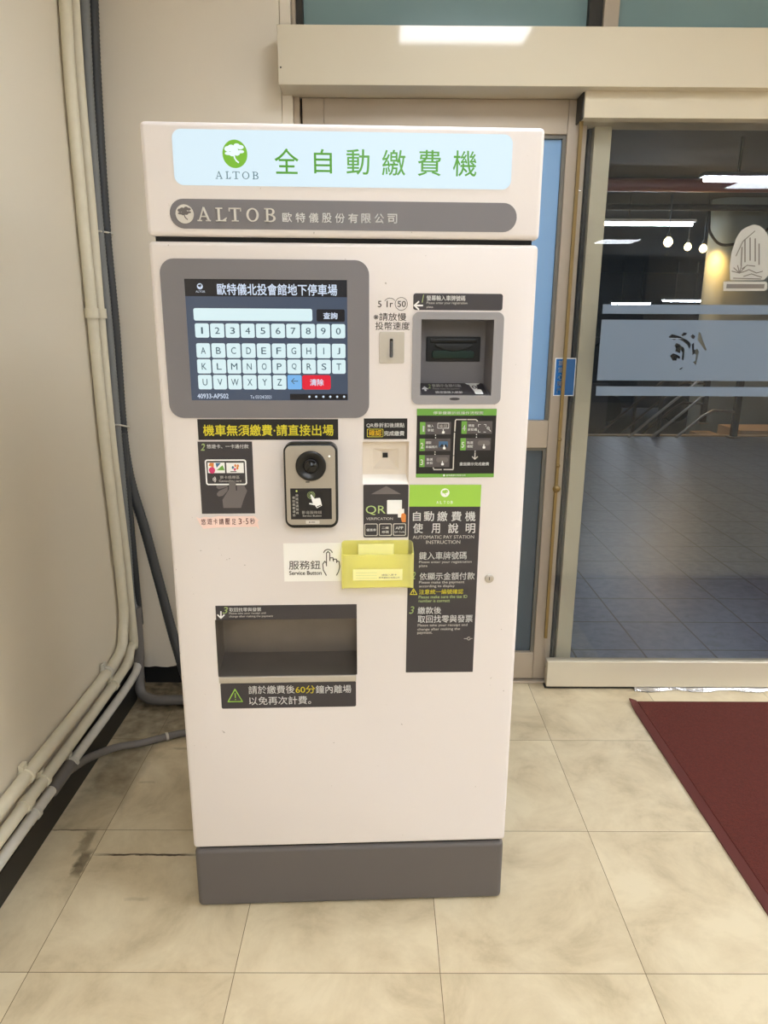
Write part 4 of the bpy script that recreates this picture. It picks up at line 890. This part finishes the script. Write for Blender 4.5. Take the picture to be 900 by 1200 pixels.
for t, R, k, b in (('AUTOMATIC PAY STATION', (0.5085, 0.9325, 0.6394, 0.9397), 'silverprint', 0), ('INSTRUCTION', (0.5372, 0.9211, 0.6101, 0.9287), 'silverprint', 0),
    ('鍵入車牌號碼', (0.5227, 0.8859, 0.6251, 0.9035), 'white', 0.006), ('Please enter your registration', (0.5229, 0.8762, 0.6362, 0.8833), 'silverprint', 0), ('plate', (0.5231, 0.8677, 0.5411, 0.8747), 'silverprint', 0),
    ('依顯示金額付款', (0.5246, 0.8395, 0.6442, 0.8565), 'white', 0.008), ('Please make the payment', (0.5238, 0.8297, 0.6221, 0.8373), 'silverprint', 0), ('according to display', (0.5239, 0.8211, 0.6015, 0.8284), 'silverprint', 0),
    ('注意統一編號確認', (0.5242, 0.8066, 0.6206, 0.8181), 'yellow', 0.008), ('Please make sure the tax ID', (0.5236, 0.7972, 0.6296, 0.8042), 'palegreen', 0), ('number is correct', (0.5238, 0.7881, 0.5917, 0.7949), 'palegreen', 0),
    ('繳款後', (0.5221, 0.7607, 0.5736, 0.7775), 'white', 0.008), ('取回找零與發票', (0.5225, 0.7398, 0.6435, 0.7576), 'white', 0.008), ('Please take your receipt and', (0.5228, 0.7296, 0.6322, 0.7371), 'silverprint', 0),
    ('change after making the', (0.5224, 0.7203, 0.6164, 0.7277), 'silverprint', 0), ('payment.', (0.5221, 0.7118, 0.5554, 0.7189), 'silverprint', 0)):
    m.text(t, *R, *P1, k, b)
R = (0.5069, 0.8872, 0.5128, 0.9037); m.text('1', *R, *P1, 'palegreen', 0.01, 0.25)
R = (0.5076, 0.8419, 0.5161, 0.8586); m.text('2', *R, *P1, 'palegreen', 0.01, 0.25); R = (0.5033, 0.7616, 0.5145, 0.7792); m.text('3', *R, *P1, 'palegreen', 0.01, 0.25)
def warn(m, q, t, y, key):
    a, b, c = q; m.line([a, b], t, *y, key); m.line([b, c], t, *y, key); m.line([c, a], t, *y, key)
    x = b[0]; h = b[1] - a[1]; m.rrect(x - t * 0.5, a[1] + h * 0.30, x + t * 0.5, a[1] + h * 0.68, t * 0.3, *y, key); m.disc(x, a[1] + h * 0.17, t * 0.6, *y, key, n=12)
q = [(0.505, 0.8066), (0.5122, 0.8195), (0.5198, 0.8064)]; warn(m, q, 0.0012, P1, 'yellow')
cx, cz = 0.6369, 0.7009; m.circ(cx, cz, 0.0035, 0.0009, *P1, 'silverprint', 50, 330, n=14); m.rect(cx - 0.011, cz - 0.0004, cx - 0.004, cz + 0.0004, *P1, 'silverprint'); m.rect(cx + 0.001, cz - 0.0004, cx + 0.008, cz + 0.0004, *P1, 'silverprint')
m.build('lettering', st7)
# cam lock
m = MB(); cx, cz = 0.6761, 0.8417; m.lathe([(0.0098, 0.001), (0.0098, -0.002), (0.0086, -0.003), (0.0001, -0.003)], cx, cz, 'steel'); m.rect(cx - 0.0008, cz - 0.0035, cx + 0.0008, cz + 0.0035, -0.0034, -0.003, 'stick_dark'); m.build('lock', ps)['label'] = 'round steel cam lock'

# change and receipt tray
R = (0.0855, 0.752, 0.389, 0.7852); st8 = MB().rect(*R, *F1, 'stick_dark').build('change_sticker', ps); tx0, tz0, tx1, tz1 = R
m = MB(); R = (0.0998, 0.7673, 0.1122, 0.7827); m.text('3', *R, *P1, 'palegreen', 0.01, 0.25); q = [(0.0967, 0.772), (0.0959, 0.7571)]; m.line(q, 0.0028, *P1, 'white'); q = [(0.0894, 0.7644), (0.0959, 0.7568), (0.1032, 0.7642)]; m.line(q, 0.0028, *P1, 'white')
R = (0.1145, 0.7715, 0.1831, 0.7808); m.text('取回找零與發票', *R, *P1, 'white', 0.01); R = (0.114, 0.7643, 0.1923, 0.7703); m.text('Please take your receipt and', *R, *P1, 'silverprint'); R = (0.1137, 0.7571, 0.2078, 0.763); m.text('change after making the payment', *R, *P1, 'silverprint'); m.build('lettering', st8)
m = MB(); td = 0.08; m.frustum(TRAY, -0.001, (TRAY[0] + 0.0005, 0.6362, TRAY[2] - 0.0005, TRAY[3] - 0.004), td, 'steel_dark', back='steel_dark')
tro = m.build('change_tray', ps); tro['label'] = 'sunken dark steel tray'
m = MB(); R = (0.0845, 0.6026, 0.3871, 0.6181); m.box(R[0], R[2], -0.006, 0.0, R[1], R[3], 'steel'); m.build('tray_lip', tro, bevel=0.002)
R = (0.0861, 0.5382, 0.3866, 0.6013); st9 = MB().rrect(*R, 0.004, *F1, 'stick_dark').build('time_limit_sticker', ps)
m = MB(); q = [(0.1011, 0.5558), (0.1177, 0.5863), (0.1329, 0.5556)]; warn(m, q, 0.0020, P1, 'green')
for t, R, k in (('請於繳費後', (0.1474, 0.5738, 0.2499, 0.5941), 'white'), ('60分', (0.2518, 0.5732, 0.2955, 0.5927), 'yellow'), ('鐘內離場', (0.2966, 0.5725, 0.3759, 0.5928), 'white'), ('以免再次計費。', (0.1474, 0.5463, 0.2858, 0.5671), 'white')):
    m.text(t, *R, *P1, k, 0.008)
m.build('lettering', st9)

# intercom
dI = 0.034
I0 = (0.2437, 0.9663, 0.3522, 1.142); IF = (0.2478, 0.9743, 0.3473, 1.1377)
m = MB(); m.rrect(*I0, 0.018, -dI + 0.002, 0.0, 'black_gloss'); ic = m.build('intercom', ps, bevel=0.004, segs=3); ic['label'] = 'black intercom with silver face and round lens'
m = MB(); m.rrect(*IF, 0.012, -dI - 0.0015, -dI + 0.003, 'intercom_face'); m.build('face_plate', ic, bevel=0.0012, segs=2)
cx, cz = 0.2986, 1.0974
m = MB(); q = -dI - 0.0015; m.lathe([(0.0305, q), (0.0303, q - 0.004), (0.0285, q - 0.0055), (0.024, q - 0.005), (0.019, q - 0.002), (0.0155, q - 0.0015)], cx, cz, 'black_gloss'); m.build('lens_ring', ic)
m = MB(); m.lathe([(0.0156, q - 0.0012), (0.0150, q - 0.004), (0.0125, q - 0.0085), (0.007, q - 0.0115), (0.0001, q - 0.0125)], cx, cz, 'lens')
m.build('lens', ic)
m = MB(); m.lathe([(0.0146, q - 0.0048), (0.0135, q - 0.0078), (0.0128, q - 0.0088)], cx, cz, 'lens_in'); m.build('iris_ring', ic)
m = MB(); cx, cz = 0.3358, 1.1166; m.disc(cx, cz, 0.0022, q - 0.0006, q, 'led', n=14); m.build('status_light', ic); m = MB(); cx, cz = 0.2915, 1.0645; m.rrect(cx - 0.004, cz - 0.0012, cx + 0.004, cz + 0.0012, 0.001, q - 0.0008, q, 'stick_dark'); m.build('microphone_hole', ic)
R = (0.2561, 0.9866, 0.3393, 1.0513); lbI = MB().rect(*R, q - 0.0006, q, 'stick_black').build('label', ic); ix0, iz0, ix1, iz1 = R
def is_(px, py): return ix0 + (px - 135) / 518.0 * (ix1 - ix0), iz0 + (1057 - py) / 390.0 * (iz1 - iz0)
def ir(a, b, c, d): p = is_(a, d); r = is_(c, b); return (p[0], p[1], r[0], r[1])
ya = (q - 0.0011, q - 0.0006); yb2 = (q - 0.0015, q - 0.0011)
m = MB(); c_ = is_(395, 752)
for r in (0.0026, 0.005, 0.0074): m.circ(c_[0], c_[1], r, 0.0006, *ya, 'palegreen', n=20)
m.prism([is_(*p) for p in ((385, 748), (400, 742), (438, 795), (500, 785), (512, 800), (530, 882), (465, 915), (440, 878), (370, 865), (368, 850), (385, 848), (415, 855))], *yb2, 'white')
m.prism([is_(*p) for p in ((462, 893), (515, 872), (518, 882), (466, 905))], q - 0.0018, q - 0.0015, 'stick_black')
m.text('影音服務鈕', *ir(275, 948, 525, 988), *ya, 'silverprint', 0.004); m.text('Service Button', *ir(283, 1000, 520, 1022), *ya, 'silverprint')
for i, ch in enumerate('按鈕後請稍候'): m.text(ch, *ir(200, 738 + i * 44, 234, 770 + i * 44), *ya, 'silverprint')
for i, ch in enumerate('視訊服務通話'): m.text(ch, *ir(158, 765 + i * 44, 192, 797 + i * 44), *ya, 'silverprint')
c_ = is_(214, 700); m.disc(c_[0], c_[1], 0.0019, *ya, 'lime_led', n=14); m.build('lettering', lbI)
m = MB(); R = (0.2861, 0.9768, 0.314, 0.9841); m.rrect(*R, 0.001, q - 0.0004, q, 'silverprint'); c_ = (0.2938, 0.9805); m.disc(c_[0], c_[1], 0.0013, q - 0.0008, q - 0.0004, 'ink', n=12); m.rect(c_[0] + 0.003, c_[1] - 0.0008, c_[0] + 0.011, c_[1] + 0.0008, q - 0.0008, q - 0.0004, 'greyprint'); m.build('maker_mark', ic)

# ------------------------------------------------------------------ things stuck on the pay station
RotM = Matrix.Rotation(MA, 4, 'Z')
def on_machine(name, u, y, z):
    p = RotM @ Vector((u, y, z)) + Vector((MX, MY, 0)); return empty(name, p, MA), (u, y, z)
# printed service sign
R = (0.2348, 0.8392, 0.3586, 0.9246); t, O = on_machine('paper_sign', R[0], 0, R[1])
MB(O).rect(*R, -0.0006, -0.0002, 'paper').build('sheet', t)
m = MB(O); y = (-0.001, -0.0006); Q = (0.2455, 0.866, 0.3124, 0.886); m.text('服務鈕', *Q, *y, 'ink', 0.004); Q = (0.2457, 0.8537, 0.3147, 0.8629); m.text('Service Button', *Q, *y, 'ink', 0.02); m.build('lettering', t)
m = MB(O); T_ = 0.0019
q = [(0.3244, 0.8524), (0.3184, 0.8641), (0.3172, 0.8776), (0.3216, 0.884), (0.3248, 0.8802), (0.3251, 0.8736), (0.3255, 0.9023), (0.3288, 0.9057), (0.3324, 0.9023), (0.3325, 0.8851), (0.333, 0.8916), (0.3391, 0.8919), (0.3398, 0.8842), (0.3406, 0.8888), (0.3464, 0.8884), (0.347, 0.8807), (0.3478, 0.8849), (0.3521, 0.883), (0.3531, 0.8714), (0.3504, 0.8599), (0.3463, 0.8526)]
m.line(q, T_, *y, 'ink'); cx, cz = 0.3288, 0.9012; m.circ(cx, cz, 0.0092, T_, *y, 'ink', 10, 170, n=14); m.build('hand_icon', t)
tag(t, 'white paper sign with a pointing hand and service button lettering, under the intercom', 'sign')
# handwritten note
P = [(0.0577, 0.983), (0.0639, 0.9807), (0.0746, 0.9839), (0.0868, 0.9824), (0.1028, 0.9852), (0.1203, 0.984), (0.1415, 0.985), (0.1626, 0.9845), (0.1768, 0.9851), (0.1859, 0.9758), (0.1833, 0.9718), (0.1859, 0.9562), (0.1811, 0.9622), (0.1616, 0.9616), (0.1298, 0.9614), (0.0979, 0.9605), (0.0703, 0.9581), (0.0638, 0.9685)]
t, O = on_machine('handwritten_note', P[0][0], 0, P[0][1] - 0.02)
MB(O).prism(P, -0.0022, -0.0014, 'notepaper').build('paper', t)
m = MB(O)
chs = [(0.067, 0.967, 0.0764, 0.9799), (0.0797, 0.9677, 0.0895, 0.9806), (0.0923, 0.9676, 0.1008, 0.9805), (0.1039, 0.9673, 0.1134, 0.9802), (0.1163, 0.9676, 0.1265, 0.9805), (0.1303, 0.9666, 0.1385, 0.9795), (0.1442, 0.9676, 0.1505, 0.9805), (0.1533, 0.9668, 0.1565, 0.9797), (0.159, 0.9675, 0.1643, 0.9804), (0.1678, 0.9678, 0.1781, 0.9807)]
for ch, R in zip('悠遊卡請壓足3-5秒', chs):
    if ch == '-': m.rect(R[0], (R[1] + R[3]) / 2 - 0.0005, R[2], (R[1] + R[3]) / 2 + 0.0005, -0.0027, -0.0022, 'redink')
    else: m.text(ch, *R, -0.0027, -0.0022, 'redink', 0.006)
m.build('handwriting', t)
tag(t, 'torn pink note with handwriting stuck below the card sticker', 'note')
# yellow plastic holder
dh = 0.042
Rb_ = (0.3595, 0.8199, 0.5042, 0.9301); Rf_ = (0.3577, 0.8343, 0.5089, 0.911)
t, O = on_machine('slip_holder', (Rf_[0] + Rf_[2]) / 2, -0.02, Rf_[1])
m = MB(O); zb0_ = Rf_[1]
back = rr_pts(Rf_[0], zb0_, Rf_[2], Rb_[3], 0.008); m.prism(back, -0.0022, -0.0004, 'holder'); m.build('back_plate', t)
x0, x1, z0, z1 = Rf_[0], Rf_[2], zb0_, Rf_[3]
r = 0.010; prof = []
def trough(x0, x1, yf, r, n=6):
    P = [(x0, -0.0024)]
    for i in range(n + 1): a = math.radians(180 + 90 * i / n); P.append((x0 + r + r * math.cos(a), yf + r + r * math.sin(a)))
    for i in range(n + 1): a = math.radians(270 + 90 * i / n); P.append((x1 - r + r * math.cos(a), yf + r + r * math.sin(a)))
    return P + [(x1, -0.0024)]
outp = trough(x0, x1, -dh, r); inp = trough(x0 + 0.0016, x1 - 0.0016, -dh + 0.0016, r - 0.0016)
m = MB(O)
def rim(y): return z1 + (Rb_[3] - 0.004 - z1) * max(0.0, min(1.0, (y + dh - r) / (dh - r)))     # side walls rise to the back plate
def bot(y): return z0 + 0.006 * max(0.0, (-(y) - (dh - 0.008)) / 0.008) ** 2
n = len(outp)
vs = []
for (x, y) in outp: vs += [(x, y, bot(y)), (x, y, rim(y))]
for (x, y) in inp: vs += [(x, y, bot(y) + 0.0016), (x, y, rim(y))]
fs = []
for i in range(n - 1):
    a, b = 2 * i, 2 * i + 2; c, e = 2 * n + 2 * i, 2 * n + 2 * i + 2
    fs += [(a, b, b + 1, a + 1), (c, c + 1, e + 1, e), (a + 1, b + 1, e + 1, c + 1)]
fs += [tuple(range(2 * n - 2, -1, -2)), tuple(range(2 * n, 4 * n, 2))]
m.add(vs, fs, 'holder'); ho = m.build('pocket', t)
for p in ho.data.polygons: p.use_smooth = False
R = (0.3814, 0.8552, 0.4846, 0.8797); lab = MB(O).rect(*R, -dh - 0.0007, -dh - 0.0001, 'slip').build('label', t)
m = MB(O)
for k in range(3): m.rect(R[0] + 0.006, R[1] + 0.005 + k * 0.006, R[0] + 0.05, R[1] + 0.0054 + k * 0.006, -dh - 0.001, -dh - 0.0007, 'palegreen')
m.text('歐特儀股份有限公司', R[0] + 0.054, R[1] + 0.004, R[2] - 0.006, R[1] + 0.008, -dh - 0.001, -dh - 0.0007, 'greyprint'); m.text('請投入票卡', R[0] + 0.060, R[1] + 0.010, R[2] - 0.012, R[1] + 0.014, -dh - 0.001, -dh - 0.0007, 'greyprint'); m.build('lettering', lab)
tag(t, 'translucent yellow plastic slip holder stuck on the machine front', 'holder')
# paper slips in the holder
R = (0.3927, 0.8363, 0.468, 0.9253); tp, O = on_machine('slip_pad', (R[0] + R[2]) / 2, -0.01, zb0_ + 0.002)
m = MB(O)
for k in range(6): m.rect(R[0] + 0.0004 * (k % 3), zb0_ + 0.002, R[2] - 0.0005 * (k % 2), R[3] - 0.0012 * k, -0.013 + 0.0016 * k, -0.0125 + 0.0016 * k + 0.0006, 'slip')
o = m.build('sheets', tp); tag(tp, 'pad of narrow paper slips standing at the back inside the yellow holder', 'paper slips')
R = (0.3793, 0.8431, 0.4789, 0.903); tp, O = on_machine('slip_pad', (R[0] + R[2]) / 2, -0.03, zb0_ + 0.002)
m = MB(O)
for k in range(5): m.rect(R[0] + 0.0004 * (k % 3), zb0_ + 0.002, R[2] - 0.0005 * (k % 2), R[3] - 0.001 * k, -0.033 + 0.0016 * k, -0.0325 + 0.0016 * k + 0.0006, 'slip')
o = m.build('sheets', tp); tag(tp, 'wider paper slips leaning at the front inside the yellow holder', 'paper slips')

# ------------------------------------------------------------------ outside, beyond the glass
struct(MB().box(-1.2, 12, 2.64, 9.2, -0.9, -0.012, 'terrace').build('terrace_floor'))
struct(MB().box(-1.2, 12, 9.14, 9.24, -0.0118, 0.004, 'out_stone').build('terrace_edge'))
struct(MB().box(-6, 30, 9.24, 30, -1.0, -0.9, 'out_road').build('road_surface'))
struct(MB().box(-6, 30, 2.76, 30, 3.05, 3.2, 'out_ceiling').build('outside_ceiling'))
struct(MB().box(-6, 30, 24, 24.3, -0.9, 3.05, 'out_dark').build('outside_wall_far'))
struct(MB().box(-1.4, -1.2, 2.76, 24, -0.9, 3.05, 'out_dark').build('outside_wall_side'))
# rounded end of the stair wall
m = MB(); n = 12; Yw = 10.2; xw = 4.50; rw = 0.22
P = [(xw + rw - rw * math.cos(PI * i / (2 * n)), Yw + rw - rw * math.sin(PI * i / (2 * n))) for i in range(n + 1)]
P = [(xw + 0.12, Yw + 0.5)] + P + [(12, Yw), (12, Yw + 0.5)]
vs = [(x, y, -0.9) for x, y in P] + [(x, y, 3.05) for x, y in P]; k = len(P)
m.add(vs, [(i, (i + 1) % k, (i + 1) % k + k, i + k) for i in range(k)], 'out_wall', False)
ow = m.build('outside_wall_stair'); struct(ow)
for p in ow.data.polygons: p.use_smooth = abs(p.normal.y) > .02 and abs(p.normal.x) > .02
struct(MB().box(4.72, 8.0, 9.26, 9.9, -0.9, 0.05, 'out_stone').build('stair_kerb'))
# steps going down to the left below the terrace edge
m = MB((4.2, 9.6, -0.9))
for k in range(5): m.box(4.72 - 0.28 * (k + 1), 4.72 - 0.28 * k - 0.001, 9.26, 10.15, -0.9, -0.08 - 0.165 * k, 'out_stone')
tag(m.build('stair_flight', loc=(4.2, 9.6, -0.9)), 'flight of steps going down beyond the terrace edge, by the railing', 'stairs')
def railing(y, label, mat):
    t = empty('stair_railing', (4.53, y, 0)); O = (4.53, y, 0)
    xt = 4.53; m = MB(O); m.box(xt - 0.035, xt + 0.035, y - 0.035, y + 0.035, -0.012 if y < 9.2 else 0.05, 0.86, 'rail_dark'); m.box(xt - 0.07, xt + 0.07, y - 0.07, y + 0.07, -0.012 if y < 9.2 else 0.05, 0.01 if y < 9.2 else 0.07, 'rail'); m.build('post', t)
    for z in (0.32, 0.60, 0.86):
        m = MB(O); m.tube([(xt, y, z), (xt - 0.30, y, z + 0.02), (xt - 0.42, y, z - 0.05), (xt - 2.2, y, z - 1.62)], 0.017, mat, 10); m.build('rail', t)
    m = MB(O); m.box(xt - 0.98, xt - 0.94, y + .03, y + 0.07, -0.6, 0.55, 'rail_dark'); m.build('baluster', t)
    tag(t, label, 'railing')
railing(9.05, 'steel stair railing on the terrace edge, descending to the left', 'rail')
railing(9.98, 'steel handrail on the far side of the steps, against the stair wall', 'rail_dark')
# tube lights outside
def tube_light(x, y, z, L, label):
    t = empty('tube_light', (x, y, z)); O = (x, y, z)
    m = MB(O); m.box(x - L / 2, x + L / 2, y - 0.06, y + 0.06, z + 0.02, z + 0.055, 'fixture'); m.build('housing', t, bevel=0.004)
    m = MB(O); m.tube([(x - L / 2 + 0.03, y, z - 0.002), (x + L / 2 - 0.03, y, z - 0.002)], 0.02, 'tube', 10); m.build('tube', t)
    for k in (-0.27, 0.27): m = MB(O); m.box(x + k - 0.01, x + k + 0.01, y - .01, y + .01, z + 0.055, 3.05, 'rail_dark'); m.build('hanger', t)
    tag(t, label, 'tube light', 'tube lights under the ceiling outside')
tube_light(3.53, 10.05, 2.69, 1.22, 'lit tube lamp nearest the stair wall, level with the door crest')
tube_light(3.55, 7.1, 2.69, 1.22, 'lit tube lamp highest in the glass, above the terrace')
tube_light(8.2, 20.0, 2.05, 1.25, 'small distant tube lamp seen low through the glass near the stripe, right one')
tube_light(6.75, 20.0, 1.97, 1.1, 'small distant tube lamp seen low through the glass near the door post')
# pipes under the ceiling outside
def opipe(pts, r, mat, label):
    m = MB(pts[0]); m.tube(pts, r, mat, 10); tag(m.build('ceiling_pipe', loc=pts[0]), label, 'pipe')
opipe([(-1.0, 9.0, 2.978), (12, 9.0, 2.978)], 0.075, 'rust', 'dull red pipe crossing under the ceiling outside')
opipe([(-1.0, 9.6, 2.827), (12, 9.6, 2.827)], 0.04, 'out_dark', 'dark pipe running behind the red pipe under the ceiling outside')
opipe([(-1.0, 4.6, 2.62), (12, 4.6, 2.62)], 0.03, 'conduit_dark', 'thin grey pipe nearest the glass under the ceiling outside')
# sagging cable on the stair wall
Pc = [(4.30, 10.05, 3.0), (4.33, 10.05, 2.75), (4.36, 10.04, 2.58), (4.55, 10.03, 2.43), (4.95, 10.03, 2.52), (5.25, 10.04, 2.72), (5.6, 10.05, 2.82), (6.6, 10.05, 2.83)]
m = MB(Pc[0]); m.tube(smooth_path(Pc, 8), 0.018, 'out_dark', 8); tag(m.build('hanging_cable', loc=Pc[0]), 'dark cable sagging across the top of the stair wall outside', 'cable')
# warm bulbs by the wall's end
def bulb(x, y, z, s, label, watts=4):
    t = empty('pendant_bulb', (x, y, z)); O = (x, y, z)
    m = MB(O); prof = [(0.0001, -s), (s * 0.6, -s * 0.8), (s, -s * 0.1), (s * 0.8, s * 0.6), (s * 0.35, s * 1.1)]
    vs = []; n = 14
    for (r, dz) in prof:
        for k in range(n): vs.append((x + r * math.cos(2 * PI * k / n), y + r * math.sin(2 * PI * k / n), z + dz))
    m.add(vs, [(i * n + k, i * n + (k + 1) % n, (i + 1) * n + (k + 1) % n, (i + 1) * n + k) for i in range(len(prof) - 1) for k in range(n)], 'bulb', True); m.build('globe', t)
    m = MB(O); m.tube([(x, y, z + s * 1.1), (x, y, z + s * 1.9)], s * 0.4, 'conduit_dark', 10); m.tube([(x, y, z + s * 1.9), (x, y, 3.05)], 0.006, 'conduit_dark', 6); m.build('socket', t)
    tag(t, label, 'lamp', 'warm bulbs outside')
    l = bpy.data.lights.new('bulb_light', 'POINT'); l.energy = watts; l.color = (1.0, 0.60, 0.2); l.shadow_soft_size = 0.05
    lo = bpy.data.objects.new('bulb_light', l); C.objects.link(lo); lo.parent = t; lo.location = (0, 0, -s - 0.06)
bulb(3.5295, 9.3, 2.3799, 0.055, 'warm bulb leftmost of three, nearest, hanging outside beyond the glass')
bulb(4.3072, 10.6, 2.4602, 0.05, 'warm bulb in the middle of three outside beyond the glass')
bulb(4.2496, 9.95, 2.3732, 0.05, 'warm bulb beside the end of the stair wall outside', 7)
l = bpy.data.lights.new('wall_washer', 'SPOT'); l.energy = 90; l.color = (1.0, 0.52, 0.12); l.spot_size = 1.9; l.spot_blend = 0.9; l.shadow_soft_size = 0.05
lo = bpy.data.objects.new('wall_washer', l); C.objects.link(lo); lo.location = (4.43, 10.09, 2.46); lo.rotation_euler = (0.30, -0.14, 0)
# a parked van far back and a low dark wall
t = empty('parked_van', (6.2, 18, -0.9)); O = (6.2, 18, -0.9)
m = MB(O); pr = [(5.0, -0.55), (7.6, -0.55), (7.7, 0.2), (7.5, 0.95), (7.2, 1.1), (5.3, 1.1), (5.0, 0.9)]
m.prism(pr, 17.2, 18.9, 'van'); m.build('body', t, bevel=0.06)
m = MB(O); m.prism([(5.2, 0.35), (6.2, 0.35), (6.2, 0.92), (5.2, 0.92)], 17.19, 17.2, 'lens'); m.prism([(6.3, 0.35), (7.4, 0.35), (7.25, 0.92), (6.3, 0.92)], 17.19, 17.2, 'lens'); m.build('side_window', t)
for x in (5.5, 7.15):
    m = MB(O); m.lathe([(0.0001, 17.18), (0.30, 17.18), (0.33, 17.22), (0.33, 17.4)], x, -0.56, 'bill_black', 24); m.build('wheel', t)
tag(t, 'dark van parked far beyond the terrace', 'van')
struct(MB().box(-1.2, 4.6, 14.5, 14.7, -0.9, 0.25, 'out_road').build('outside_wall_low'))
